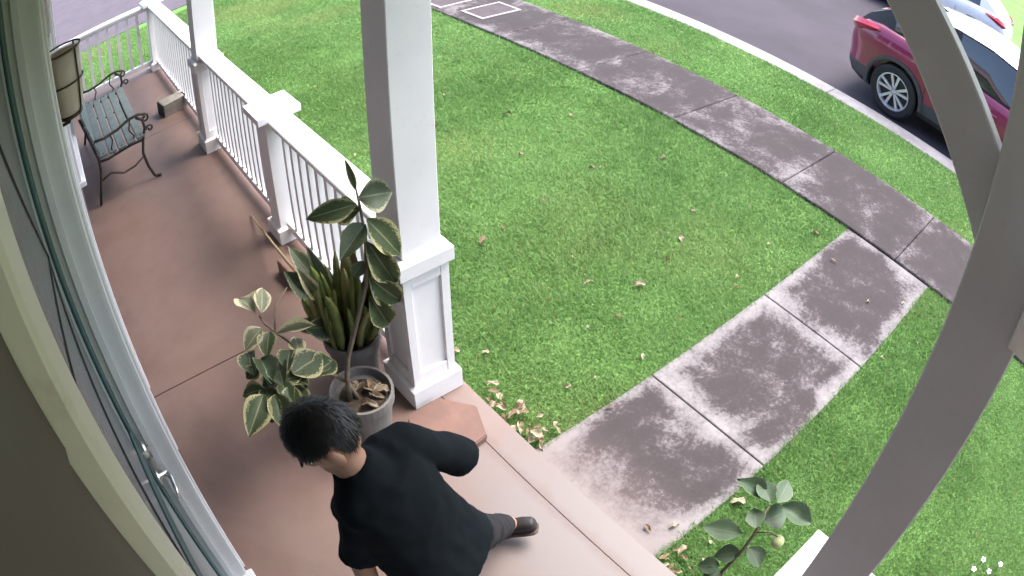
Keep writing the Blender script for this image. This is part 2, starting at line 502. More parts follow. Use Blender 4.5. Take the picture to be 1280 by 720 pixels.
class MB:
    """collects shapes, becomes one mesh object"""

    def __init__(self):
        self.v = []
        self.f = []

    def add(self, vs, fs):
        b = len(self.v)
        self.v += [tuple(x) for x in vs]
        self.f += [tuple(i + b for i in f) for f in fs]
        return self

    def box(self, x0, x1, y0, y1, z0, z1):
        return self.add([(x0, y0, z0), (x1, y0, z0), (x1, y1, z0), (x0, y1, z0), (x0, y0, z1), (x1, y0, z1), (x1, y1, z1), (x0, y1, z1)],
                        [(3, 2, 1, 0), (4, 5, 6, 7), (0, 1, 5, 4), (1, 2, 6, 5), (2, 3, 7, 6), (3, 0, 4, 7)])

    def frustum(self, cx, cy, h0, h1, z0, z1):
        return self.add([(cx - h0, cy - h0, z0), (cx + h0, cy - h0, z0), (cx + h0, cy + h0, z0), (cx - h0, cy + h0, z0),
                         (cx - h1, cy - h1, z1), (cx + h1, cy - h1, z1), (cx + h1, cy + h1, z1), (cx - h1, cy + h1, z1)],
                        [(3, 2, 1, 0), (4, 5, 6, 7), (0, 1, 5, 4), (1, 2, 6, 5), (2, 3, 7, 6), (3, 0, 4, 7)])

    def prism(self, poly, axis, a, b):
        """poly of 2-D points extruded along axis (0: poly is y,z; 1: x,z; 2: x,y)"""
        def mk(p, t):
            return (t, p[0], p[1]) if axis == 0 else (p[0], t, p[1]) if axis == 1 else (p[0], p[1], t)
        n = len(poly)
        vs = [mk(p, a) for p in poly] + [mk(p, b) for p in poly]
        fs = [tuple(range(n))[::-1], tuple(range(n, 2 * n))] + [(i, (i + 1) % n, n + (i + 1) % n, n + i) for i in range(n)]
        return self.add(vs, fs)

    def tube(self, pts, rad, seg=8, caps=True):
        pts = [Vector(p) for p in pts]
        if isinstance(rad, (int, float)):
            rad = [rad] * len(pts)
        vs, fs = [], []
        prev = None
        for i, p in enumerate(pts):
            t = (pts[min(i + 1, len(pts) - 1)] - pts[max(i - 1, 0)]).normalized()
            if prev is None:
                a = t.orthogonal().normalized()
            else:
                a = (prev - t * prev.dot(t)).normalized()
            prev = a
            bb = t.cross(a)
            for k in range(seg):
                th = 2 * PI * k / seg
                vs.append(p + (a * math.cos(th) + bb * math.sin(th)) * rad[i])
        for i in range(len(pts) - 1):
            for k in range(seg):
                fs.append((i * seg + k, i * seg + (k + 1) % seg, (i + 1) * seg + (k + 1) % seg, (i + 1) * seg + k))
        if caps:
            fs.append(tuple(range(seg))[::-1])
            fs.append(tuple((len(pts) - 1) * seg + k for k in range(seg)))
        return self.add(vs, fs)

    def lathe(self, prof, seg=24, c=(0, 0, 0), axis='Z'):
        vs, fs = [], []
        for r, z in prof:
            for k in range(seg):
                th = 2 * PI * k / seg
                x, y = r * math.cos(th), r * math.sin(th)
                if axis == 'Z':
                    vs.append((c[0] + x, c[1] + y, c[2] + z))
                elif axis == 'X':
                    vs.append((c[0] + z, c[1] + x, c[2] + y))
                else:
                    vs.append((c[0] + x, c[1] + z, c[2] + y))
        for i in range(len(prof) - 1):
            for k in range(seg):
                q = (i * seg + k, i * seg + (k + 1) % seg, (i + 1) * seg + (k + 1) % seg, (i + 1) * seg + k)
                fs.append(q)
        return self.add(vs, fs)

    def ellipsoid(self, c, r, M=None, seg=20, rings=12):
        c = Vector(c)
        vs, fs = [], []
        for i in range(rings + 1):
            ph = PI * i / rings
            for k in range(seg):
                th = 2 * PI * k / seg
                p = Vector((r[0] * math.sin(ph) * math.cos(th), r[1] * math.sin(ph) * math.sin(th), r[2] * math.cos(ph)))
                if M is not None:
                    p = M @ p
                vs.append(c + p)
        for i in range(rings):
            for k in range(seg):
                fs.append((i * seg + k, (i + 1) * seg + k, (i + 1) * seg + (k + 1) % seg, i * seg + (k + 1) % seg))
        return self.add(vs, fs)

    def mesh(self, name, merge=True):
        me = bpy.data.meshes.new(name)
        me.from_pydata(self.v, [], self.f)
        if merge:
            bm = bmesh.new()
            bm.from_mesh(me)
            bmesh.ops.remove_doubles(bm, verts=bm.verts, dist=1e-6)
            bmesh.ops.dissolve_degenerate(bm, edges=bm.edges, dist=1e-7)
            bmesh.ops.delete(bm, geom=[v for v in bm.verts if not v.link_faces], context='VERTS')
            bmesh.ops.recalc_face_normals(bm, faces=bm.faces)
            bm.to_mesh(me)
            bm.free()
        return me

    def build(self, name, mat, parent=None, bevel=0.0, smooth=False, seg=1):
        me = self.mesh(name)
        if bevel > 0:
            bm = bmesh.new()
            bm.from_mesh(me)
            es = [e for e in bm.edges if len(e.link_faces) == 2 and e.calc_face_angle(0) > 0.5]
            bmesh.ops.bevel(bm, geom=es, offset=bevel, segments=seg, affect='EDGES', clamp_overlap=True)
            bm.to_mesh(me)
            bm.free()
        return obj(name, me, mat, parent, smooth)


def obj(name, me, mat, parent=None, smooth=False):
    if mat:
        me.materials.clear()
        me.materials.append(MATS[mat])
    if smooth:
        me.polygons.foreach_set('use_smooth', [True] * len(me.polygons))
    o = bpy.data.objects.new(name, me)
    COL.objects.link(o)
    if parent is not None:
        attach(o, parent)
    return o


PARENTS = {}


def attach(o, parent):
    """parent without moving: geometry is in world space, so undo the parent's matrix"""
    o.parent = parent
    o.matrix_parent_inverse = PARENTS[parent.name].inverted() if parent.name in PARENTS else Matrix()


def thing(name, loc=(0, 0, 0), label=None, cat=None, group=None, kind=None):
    o = bpy.data.objects.new(name, None)
    COL.objects.link(o)
    o.location = loc
    o.empty_display_size = 0.1
    PARENTS[o.name] = Matrix.Translation(Vector(loc))
    return tag(o, label, cat, group, kind)


def tag(o, label=None, cat=None, group=None, kind=None):
    if label: o['label'] = label
    if cat: o['category'] = cat
    if group: o['group'] = group
    if kind: o['kind'] = kind
    return o


def place(o, parent, M):
    """put a shared-mesh child at world matrix M under parent (an empty without rotation)"""
    if parent is not None:
        attach(o, parent)
    o.matrix_basis = M
    return o


def copy_tree(o, parent=None):
    c = o.copy()
    COL.objects.link(c)
    if parent is not None:
        c.parent = parent
    for ch in [x for x in o.children]:
        copy_tree(ch, c)
    return c


# ------------------------------------------------------------------ the ground and the street
XP = 1.287                                           # the line of the porch posts
LAWN_Z, WALK_Z, SIDE_Z, STREET_Z = -0.135, -0.125, -0.105, -0.262
tag(MB().box(-400, 400, -400, 400, -0.62, -0.60).build('ground', 'soil_dark'), kind='structure')


def sheet(name, mat, rects, z, zb=-0.59, label=None, cat=None):
    b = MB()
    for x0, x1, y0, y1 in rects:
        b.box(x0, x1, y0, y1, zb, z)
    return tag(b.build(name, mat), label, cat, kind='structure')


sheet('lawn', 'turf', [(1.452, 4.586, WALK_Y1 + 0.002, 9.295), (2.755, 4.586, 9.297, 30), (1.452, 4.586, -30, WALK_Y0 - 0.002), (-30, 1.448, 6.42, 9.295)], LAWN_Z)
sheet('verge', 'turf', [(5.61, 6.786, -30, 30)], LAWN_Z + 0.01)
sheet('street', 'asphalt', [(7.2, 14.6, -120, 120)], STREET_Z)
sheet('far_verge', 'turf', [(14.9, 60, -120, 120)], -0.15)
sheet('driveway', 'driveway_concrete', [(-30, 2.75, 9.30, 30)], -0.125)

# porch floor: tinted cement bays with tooled joints
pf = thing('porch_floor', (0, 0, 0), kind='structure')
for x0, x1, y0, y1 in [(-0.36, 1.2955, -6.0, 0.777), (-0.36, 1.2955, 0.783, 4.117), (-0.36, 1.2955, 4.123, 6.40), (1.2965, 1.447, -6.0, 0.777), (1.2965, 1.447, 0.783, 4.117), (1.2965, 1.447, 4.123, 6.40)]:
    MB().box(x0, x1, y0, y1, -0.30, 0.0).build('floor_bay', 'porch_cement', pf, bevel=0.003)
MB().box(-0.30, 1.43, -5.95, 6.35, -0.55, -0.305).build('footing', 'block_concrete', pf)

# walkway slabs
wk = thing('walkway', (2.9, -1.04, WALK_Z), kind='structure')
for x0, x1 in [(1.449, 2.304), (2.312, 3.361), (3.369, 4.588)]:
    MB().box(x0, x1, WALK_Y0, WALK_Y1, -0.3, WALK_Z).build('slab', 'walk_concrete', wk, bevel=0.004)
# sidewalk slabs
sw = thing('sidewalk', (5.1, 0, SIDE_Z), kind='structure')
y = -13.1
while y < 16:
    MB().box(4.592, 5.604, y + 0.004, y + 1.196, -0.3, SIDE_Z).build('slab', 'sidewalk_concrete', sw, bevel=0.008)
    y += 1.2
# curb with gutter
cb = thing('curb', (7, 0, -0.13), kind='structure')
prof = [(6.79, -0.35), (6.79, -0.12), (7.05, -0.122), (7.09, -0.135), (7.115, -0.238), (7.198, -0.258), (7.198, -0.35)]
y = -14.12
while y < 18:
    MB().prism(prof, 1, y + 0.004, y + 2.996).build('curb_stone', 'curb_concrete', cb, bevel=0.006)
    y += 3.0
cb2 = thing('far_curb', (14.7, 0, -0.13), kind='structure')
for i in range(6):
    MB().box(14.61, 14.89, -12 + i * 4 + 0.004, -8 + i * 4 - 0.004, -0.35, -0.12).build('curb_stone', 'curb_concrete', cb2, bevel=0.01)

# utility boxes let into the sidewalk
for (x0, x1, y0, y1), lab in (((4.77, 5.34, 4.25, 4.68), 'dark rectangular utility box lid with pale rim in the sidewalk'), ((4.66, 5.25, 4.95, 5.45), 'second utility box lid in the sidewalk, farthest from the walkway')):
    ub = thing('utility_box', ((x0 + x1) / 2, (y0 + y1) / 2, SIDE_Z), lab, 'utility cover', 'utility covers in the sidewalk')
    w = 0.035
    b = MB()
    b.box(x0, x1, y0, y0 + w, SIDE_Z - .02, SIDE_Z + .008).box(x0, x1, y1 - w, y1, SIDE_Z - .02, SIDE_Z + .008)
    b.box(x0, x0 + w, y0 + w, y1 - w, SIDE_Z - .02, SIDE_Z + .008).box(x1 - w, x1, y0 + w, y1 - w, SIDE_Z - .02, SIDE_Z + .008)
    b.build('rim', 'rim_concrete', ub)
    MB().box(x0 + w + .004, x1 - w - .004, y0 + w + .004, y1 - w - .004, SIDE_Z - .02, SIDE_Z + .005).build('lid', 'box_lid', ub)

# ------------------------------------------------------------------ grass blades
CAMP = np.array((-0.032, -2.366, 2.862))


def smooth_noise(x, y, seed):
    r = np.random.default_rng(seed)
    s = np.zeros_like(x)
    for i in range(14):
        k = r.uniform(0.5, 5.0)
        a = r.uniform(0, 2 * PI)
        s += np.sin(k * (x * np.cos(a) + y * np.sin(a)) + r.uniform(0, 6.28)) / (0.7 + 0.35 * k)
    return s / 3.0


def grass(name, label, rects, z, dens, hgt=(0.014, 0.032)):
    P = []
    for x0, x1, y0, y1 in rects:
        n = int((x1 - x0) * (y1 - y0) * dens)
        x = nrng.uniform(x0, x1, n)
        y = nrng.uniform(y0, y1, n)
        d = np.sqrt((x - CAMP[0]) ** 2 + (y - CAMP[1]) ** 2 + 9)
        keep = nrng.uniform(0, 1, n) < np.clip((4.2 / d) ** 1.5, 0, 1)
        P.append(np.stack([x[keep], y[keep], d[keep]], 1))
    P = np.concatenate(P)
    n = len(P)
    far = np.clip(P[:, 2] / 4.2, 1, 3)
    h = nrng.uniform(hgt[0], hgt[1], n) * (1 + 0.25 * smooth_noise(P[:, 0] * 3, P[:, 1] * 3, 3))
    w = nrng.uniform(0.0018, 0.0040, n) * far ** 0.8
    az = nrng.uniform(0, 2 * PI, n)
    lean = nrng.uniform(0.4, 1.5, n) * h
    la = nrng.uniform(0, 2 * PI, n)
    V = np.empty((n, 3, 3), np.float32)
    dx, dy = np.cos(az) * w, np.sin(az) * w
    V[:, 0] = np.stack([P[:, 0] - dx, P[:, 1] - dy, np.full(n, z - 0.004)], 1)
    V[:, 1] = np.stack([P[:, 0] + dx, P[:, 1] + dy, np.full(n, z - 0.004)], 1)
    V[:, 2] = np.stack([P[:, 0] + np.cos(la) * lean, P[:, 1] + np.sin(la) * lean, z + h], 1)
    me = bpy.data.meshes.new(name)
    me.vertices.add(n * 3)
    me.vertices.foreach_set('co', V.ravel())
    me.loops.add(n * 3)
    me.loops.foreach_set('vertex_index', np.arange(n * 3, dtype=np.int32))
    me.polygons.add(n)
    me.polygons.foreach_set('loop_start', np.arange(0, n * 3, 3, dtype=np.int32))
    me.polygons.foreach_set('loop_total', np.full(n, 3, np.int32))
    t = np.clip(0.5 + 0.40 * smooth_noise(P[:, 0], P[:, 1], 8) + 0.30 * smooth_noise(P[:, 0] * 9, P[:, 1] * 9, 9) + nrng.normal(0, 0.20, n), 0, 1)[:, None]
    yel = np.clip(0.60 * smooth_noise(P[:, 0] * 1.3 + 3, P[:, 1] * 1.3, 21) - 0.25 + nrng.normal(0, 0.15, n), 0, 0.55)[:, None]
    c = (1 - t) * np.array((0.118, 0.235, 0.068)) + t * np.array((0.205, 0.345, 0.122))
    c = (1 - yel) * c + yel * np.array((0.29, 0.32, 0.13))
    dry = (nrng.uniform(0, 1, n) < 0.018)[:, None]
    c = np.where(dry, np.array((0.34, 0.29, 0.15)), c)
    col = np.ones((n, 3, 4), np.float32)
    col[:, :, :3] = c[:, None, :]
    at = me.color_attributes.new('col', 'FLOAT_COLOR', 'POINT')
    at.data.foreach_set('color', col.ravel())
    me.update()
    o = obj(name, me, 'grass_blade')
    return tag(o, label, 'grass', kind='stuff')


grass('lawn_grass', 'short green lawn grass either side of the walkway', [(1.45, 4.60, WALK_Y1 - 0.012, 9.0), (1.45, 4.60, -4.6, WALK_Y0 + 0.012), (-1.5, 1.44, 6.45, 9.28)], LAWN_Z, 30000)
grass('verge_grass', 'short green grass strip between sidewalk and curb', [(5.612, 6.782, -4.0, 9.0)], LAWN_Z + 0.01, 24000)

# ------------------------------------------------------------------ the house
WALL_X = -0.10
house = thing('house', (WALL_X, 0, 0), 'house front with lap siding, white door casing and dark green front door', 'house')
D0, D1, DZ = -2.045, -0.546, 2.93                     # the door opening
W0, W1, WZ0, WZ1 = 2.35, 3.85, 0.75, 2.15            # a window farther along
T0, T1 = 0.42, 0.86                                   # a tall narrow screen further along
MB().box(-0.62, -0.30, -6.0, D0, -0.3, 4.4).box(-0.62, -0.30, D1, 6.35, -0.3, 4.4).box(-0.62, -0.30, D0, D1, DZ, 4.4).build('wall', 'siding_paint', house)
MB().box(-0.30, WALL_X - 0.022, -6.0, D0 - .02, -0.29, 4.4).box(-0.30, WALL_X - 0.022, D1 + .02, 6.35, -0.29, 4.4).box(-0.30, WALL_X - 0.022, D0 - .02, D1 + .02, DZ + .02, 4.4).build('sheathing', 'siding_paint', house)
EXPO = 0.148
z = 0.106
k = 0
while z < 3.25:
    segs = [(-6.0, D0 - 0.060), (D1 + 0.076, T0 - 0.09), (T1 + 0.09, 6.3)]
    if z > DZ + 0.05:
        segs = [(-6.0, T0 - 0.09), (T1 + 0.09, 6.3)]
    if z > 2.2:
        segs = [(-6.0, D0 - 0.060), (D1 + 0.076, 6.3)] if z < DZ + 0.11 else [(-6.0, 6.3)]
    out = []
    for a, b_ in segs:
        if WZ0 - 0.1 - EXPO < z < WZ1 + 0.1 and a < W0 < b_:
            out += [(a, W0 - 0.1), (W1 + 0.1, b_)]
        else:
            out.append((a, b_))
    for a, b_ in out:
        MB().prism([(WALL_X - 0.021, z), (WALL_X + 0.001, z), (WALL_X - 0.002, z + EXPO - 0.005), (WALL_X - 0.021, z + EXPO - 0.005)], 1, a, b_).build('siding_board', 'siding_paint', house)
    z += EXPO
    k += 1
# jamb lining and casings of the door opening
b = MB().box(-0.26, WALL_X + 0.006, D1, D1 + 0.018, 0.02, DZ).box(-0.26, WALL_X + 0.006, D0, D0 - 0.018, 0.02, DZ).box(-0.26, WALL_X + 0.006, D0 - .018, D1 + .018, DZ, DZ + 0.018)
b.box(-0.175, -0.150, D1 - 0.014, D1 - 0.0005, 0.02, DZ - 0.001)
b.build('door_jamb', 'white_trim', house)
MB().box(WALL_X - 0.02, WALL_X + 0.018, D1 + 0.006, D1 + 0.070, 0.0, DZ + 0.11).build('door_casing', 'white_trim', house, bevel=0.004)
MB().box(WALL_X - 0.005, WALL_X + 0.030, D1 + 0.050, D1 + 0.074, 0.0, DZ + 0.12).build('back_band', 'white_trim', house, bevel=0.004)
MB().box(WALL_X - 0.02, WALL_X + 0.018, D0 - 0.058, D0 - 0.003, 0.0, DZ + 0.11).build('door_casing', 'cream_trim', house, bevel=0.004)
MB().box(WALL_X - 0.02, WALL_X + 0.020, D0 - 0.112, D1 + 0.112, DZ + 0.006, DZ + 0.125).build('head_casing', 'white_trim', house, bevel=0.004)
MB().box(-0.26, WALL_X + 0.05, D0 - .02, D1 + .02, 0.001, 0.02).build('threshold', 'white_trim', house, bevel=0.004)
# the door leaf: green stiles round grey panels, leaded light above
dx0, dx1 = -0.245, -0.200
door = MB().box(dx0, dx1 - 0.012, D0 + 0.004, D1 - 0.004, 0.024, DZ - 0.006).build('door', 'door_grey', house)
tag(door, 'grey and dark green front door with leaded glass')


def subpart(b, name, mat, part, **kw):
    """a piece of a part: parts carry an identity world matrix, so no offset is needed"""
    o = b.build(name, mat, None, **kw)
    o.parent = part
    o.matrix_parent_inverse = Matrix()
    return o


subpart(MB().box(dx1 - 0.012, dx1, D1 - 0.105, D1 - 0.008, 0.03, DZ - 0.01), 'stile', 'door_green', door, bevel=0.003)
subpart(MB().box(dx1 - 0.012, dx1, D0 + 0.008, D0 + 0.13, 0.03, DZ - 0.01), 'stile', 'door_green', door, bevel=0.003)
for za, zb in ((0.03, 0.26), (1.08, 1.22), (DZ - 0.16, DZ - 0.01)):
    subpart(MB().box(dx1 - 0.012, dx1 - 0.001, D0 + 0.131, D1 - 0.106, za, zb), 'rail', 'door_green', door, bevel=0.003)
subpart(MB().box(dx1 - 0.012, dx1 - 0.005, D0 + 0.16, D1 - 0.24, 1.27, DZ - 0.2), 'glass_pane', 'leaded_glass', door)
g0, g1, h0, h1 = D0 + 0.16, D1 - 0.24, 1.27, DZ - 0.2
gm, hm = (g0 + g1) / 2, (h0 + h1) / 2
b = MB()
for a, c in (((g0, hm), (gm, h1)), ((gm, h1), (g1, hm)), ((g1, hm), (gm, h0)), ((gm, h0), (g0, hm)), ((g0, hm), (g1, hm))):
    b.tube([(dx1 - 0.004, a[0], a[1]), (dx1 - 0.004, c[0], c[1])], 0.0028, 6)
subpart(b, 'lead_came', 'lead', door)
hx, hy, hz = dx1, D1 - 0.068, 0.93
b = MB().lathe([(0.0, 0.0), (0.031, 0.0), (0.031, 0.008), (0.012, 0.012), (0.012, 0.05), (0.0, 0.05)], 20, (hx, hy, hz), 'X')
b.tube([(hx + 0.045, hy, hz), (hx + 0.055, hy - 0.03, hz), (hx + 0.052, hy - 0.075, hz - 0.004), (hx + 0.045, hy - 0.115, hz - 0.010)], [0.011, 0.010, 0.009, 0.008], 10)
subpart(b, 'lever_handle', 'satin_nickel', door, smooth=True)
subpart(MB().lathe([(0.0, 0.0), (0.030, 0.0), (0.030, 0.012), (0.022, 0.020), (0.0, 0.022)], 20, (hx, hy, hz + 0.15), 'X').box(hx + .02, hx + .034, hy - .004, hy + .004, hz + .138, hz + .162), 'deadbolt', 'satin_nickel', door)
# strike plate on the far jamb
MB().box(-0.20, -0.165, D1 - 0.003, D1 - 0.0008, hz - .035, hz + .035).build('strike_plate', 'satin_nickel', house)

# tall narrow louvred screen with white stiles beyond the door
b = MB().box(WALL_X - .02, WALL_X + .02, T0 - .085, T0, 0, 2.2).box(WALL_X - .02, WALL_X + .02, T1, T1 + .085, 0, 2.2)
b.build('screen_frame', 'white_paint', house, bevel=0.004)
MB().box(WALL_X - .021, WALL_X - .012, T0, T1, 0, 2.2).build('screen_back', 'dark_rubber', house)
for i in range(3):
    yy = T0 + 0.03 + i * 0.135
    MB().box(WALL_X - .011, WALL_X + .012, yy, yy + 0.105, 0.01, 2.19).build('screen_slat', 'white_trim', house, bevel=0.003)
# window farther along the wall
win = MB().box(WALL_X - .02, WALL_X + .025, W0 - .095, W0, WZ0, WZ1).box(WALL_X - .02, WALL_X + .025, W1, W1 + .095, WZ0, WZ1).box(WALL_X - .02, WALL_X + .028, W0 - .1, W1 + .1, WZ1 + .001, WZ1 + .09).build('window', 'white_paint', house, bevel=0.003)
subpart(MB().box(WALL_X - .021, WALL_X + .06, W0 - .11, W1 + .11, WZ0 - .04, WZ0 - .001), 'sill', 'white_paint', win, bevel=0.004)
for i in range(2):
    ya, yb = W0 + .01 + i * (W1 - W0) / 2, W0 - .01 + (i + 1) * (W1 - W0) / 2
    subpart(MB().box(WALL_X - .018, WALL_X - .012, ya + .04, yb - .04, WZ0 + .04, WZ1 - .04), 'pane', 'leaded_glass', win)
    b = MB().box(WALL_X - .02, WALL_X + .004, ya, ya + .04, WZ0, WZ1).box(WALL_X - .02, WALL_X + .004, yb - .04, yb, WZ0, WZ1)
    b.box(WALL_X - .02, WALL_X + .003, ya + .04, yb - .04, WZ0, WZ0 + .04).box(WALL_X - .02, WALL_X + .003, ya + .04, yb - .04, WZ1 - .04, WZ1)
    subpart(b, 'sash', 'lamp_bronze', win)
# porch roof, header beam and gable-end (above the picture, they shade the porch)
MB().box(-0.30, 1.75, -6.0, 6.45, 3.10, 3.14).build('porch_ceiling', 'ceiling_paint', house)
MB().prism([(-0.32, 3.15), (1.75, 3.15), (2.08, 3.06), (2.08, 3.13), (-0.32, 4.3)], 1, -6.1, 6.6).build('porch_roof', 'siding_paint', house)
MB().box(XP - 0.09, XP + 0.09, -5.9, 6.3, 2.76, 3.095).build('header_beam', 'white_paint', house)
MB().box(WALL_X + 0.01, XP - 0.1, 6.12, 6.28, 2.76, 3.095).build('header_beam', 'white_paint', house)

# ------------------------------------------------------------------ porch posts


def column(y, label, group='tall white porch posts', ch=.138):
    t = thing('porch_post', (XP, y, 0), label, 'post', group)
    MB().frustum(XP, y, .141, .141, 0.0, .115).frustum(XP, y, .141, .121, .115, .128).build('plinth', 'white_paint', t, bevel=0.003)
    ped = MB().frustum(XP, y, .104, .104, .128, .772).build('pedestal', 'white_paint', t)
    for sx in (-1, 1):
        for sy in (-1, 1):
            x0, y0 = XP + sx * .118, y + sy * .118
            subpart2 = MB().box(min(x0, x0 - sx * .042), max(x0, x0 - sx * .042), min(y0, y0 - sy * .042), max(y0, y0 - sy * .042), .1285, .7715)
            subpart(subpart2, 'corner_board', 'white_paint', ped, bevel=0.0015)
    for z0, z1 in ((.129, .195), (.715, .771)):
        for ax in (0, 1):
            for s in (-1, 1):
                if ax == 0:
                    a = sorted((XP + s * .1035, XP + s * .1165)); q = MB().box(a[0], a[1], y - .0755, y + .0755, z0, z1)
                else:
                    a = sorted((y + s * .1035, y + s * .1165)); q = MB().box(XP - .0755, XP + .0755, a[0], a[1], z0, z1)
                subpart(q, 'panel_rail', 'white_paint', ped, bevel=0.0015)
    MB().frustum(XP, y, .124, ch, .772, .786).frustum(XP, y, ch, ch, .786, .852).frustum(XP, y, ch, ch - .012, .852, .862).build('cap', 'white_paint', t, bevel=0.002)
    MB().frustum(XP, y, .099, .099, .862, 2.758).build('shaft', 'white_paint', t, bevel=0.004)
    return t


P2Y, R1Y, CORNER_Y, BY = 3.33, 1.63, 6.12, -2.298
column(0.0, 'tall white porch post with panelled pedestal beside the potted plants')
column(P2Y, 'tall white porch post near the far green bench')
nb = column(BY, 'near white porch post with diagonal braces at the right edge of the view', ch=.192)
# the knee braces of the near post
S_ = 0.78
poly = [(-2.815 * S_, 2.820 * S_), (-2.215 * S_, 3.533 * S_), (-2.40 * S_, 3.533 * S_), (-2.815 * S_, 3.085 * S_)]
MB().prism(poly, 0, XP - 0.055, XP - 0.012).build('knee_brace', 'white_paint', nb, bevel=0.004)
yb0 = -3.085 * S_
poly = [(XP - .0995, 2.08), (XP - .0995, 2.24), (0.72, 2.84), (0.58, 2.84)]
MB().prism(poly, 1, yb0 - 0.035, yb0 + 0.035).build('knee_brace', 'white_paint', nb, bevel=0.004)


def newel(x, y, label, h=0.965):
    t = thing('newel_post', (x, y, 0), label, 'post', 'square newel posts of the porch railing')
    MB().frustum(x, y, .110, .110, 0, .10).frustum(x, y, .110, .085, .10, .112).build('plinth', 'white_paint', t, bevel=0.003)
    MB().frustum(x, y, .082, .082, .112, h - .085).build('shaft', 'white_paint', t, bevel=0.003)
    MB().frustum(x, y, .092, .12, h - .085, h - .06).frustum(x, y, .148, .148, h - .06, h - .012).frustum(x, y, .148, .12, h - .012, h).build('cap', 'white_paint', t, bevel=0.003)
    return t


newel(XP, R1Y, 'square white newel post with flat cap midway along the near railing')
newel(XP, CORNER_Y, 'white newel post at the far corner of the porch')


def railing(axis, a, b_, fixed, label, n):
    c = (fixed, (a + b_) / 2, 0) if axis == 1 else ((a + b_) / 2, fixed, 0)
    t = thing('porch_railing', c, label, 'railing', 'white porch railings')

    def bx(h0, h1, z0, z1, lo, hi):
        return MB().box(fixed + h0, fixed + h1, lo, hi, z0, z1) if axis == 1 else MB().box(lo, hi, fixed + h0, fixed + h1, z0, z1)
    bx(-.082, .082, .885, .919, a, b_).build('top_rail', 'white_paint', t, bevel=0.006)
    bx(-.022, .022, .835, .8845, a, b_).build('sub_rail', 'white_paint', t, bevel=0.003)
    bx(-.030, .030, .075, .130, a, b_).build('bottom_rail', 'white_paint', t, bevel=0.004)
    st = (b_ - a) / (n + 1)
    me = None
    for i in range(n):
        p = a + st * (i + 1)
        if me is None:
            me = MB().box(-.019, .019, -.019, .019, .1305, .8345).mesh('baluster')
        o = obj('baluster', me, 'white_paint')
        place(o, t, Matrix.Translation(Vector((fixed, p, 0) if axis == 1 else (p, fixed, 0))))


railing(1, 0.10, R1Y - 0.083, XP, 'white railing between the panelled post and the newel post', 11)
railing(1, R1Y + 0.083, P2Y - 0.10, XP, 'white railing between the newel post and the far porch post', 13)
railing(1, P2Y + 0.10, CORNER_Y - 0.083, XP, 'far white railing from the porch post to the corner', 20)
railing(0, WALL_X + 0.03, XP - 0.083, CORNER_Y, 'white railing across the far end of the porch behind the bench', 8)

# ------------------------------------------------------------------ porch lantern beside the door
LX, LY, LZ = -0.036, -0.395, 2.195
lan = thing('wall_lantern', (LX, LY, LZ), 'beige frosted wall lantern in a dark wire frame beside the door', 'lantern')
MB().lathe([(.040, 0.0), (.050, .012), (.060, .10), (.062, .192), (.058, .192), (.056, .10), (.046, .016), (0, .012)], 28, (LX, LY, LZ)).build('shade', 'frosted_glass', lan, smooth=True)
b = MB()
for zz, r in ((.202, .068), (.10, .0635)):
    b.tube([(LX + r * math.cos(2 * PI * k / 28), LY + r * math.sin(2 * PI * k / 28), LZ + zz) for k in range(29)], 0.0032, 6, False)
for k in range(4):
    a = PI / 4 + k * PI / 2
    b.tube([(LX + r * math.cos(a), LY + r * math.sin(a), LZ + zz) for r, zz in ((.044, -.004), (.054, .014), (.0645, .10), (.0655, .205))], 0.0032, 6)
b.build('wire_frame', 'lamp_bronze', lan)
MB().lathe([(0, 0), (.042, 0), (.044, .008), (0.012, .012), (0, .012)], 24, (LX, LY, LZ - .012)).build('base_plate', 'lamp_bronze', lan, smooth=True)
MB().ellipsoid((LX, LY, LZ + .10), (.024, .024, .045), seg=16, rings=10).build('bulb', 'petal_white', lan, smooth=True)
MB().box(WALL_X + .012, WALL_X + .018, LY - .045, LY + .045, LZ - .06, LZ + .14).build('wall_plate', 'lamp_bronze', lan, bevel=0.003)
MB().tube([(WALL_X + .012, LY, LZ - .03), (LX - .01, LY, LZ - .03), (LX, LY, LZ - .011)], .006, 8).build('arm', 'lamp_bronze', lan)

# ------------------------------------------------------------------ bench
BX0, BX1, BY0, BY1 = 0.05, 0.64, 3.22, 4.72
bench = thing('garden_bench', (0.35, (BY0 + BY1) / 2, 0), 'blue-green slatted garden bench with dark scrolled iron ends', 'bench')


def scroll(cx, cz, r0, turns, start, y, n=16, sgn=1):
    return [(cx + r0 * (1 - i / n * .75) * math.cos(start + sgn * turns * 2 * PI * i / n), y, cz + r0 * (1 - i / n * .75) * math.sin(start + sgn * turns * 2 * PI * i / n)) for i in range(n + 1)]


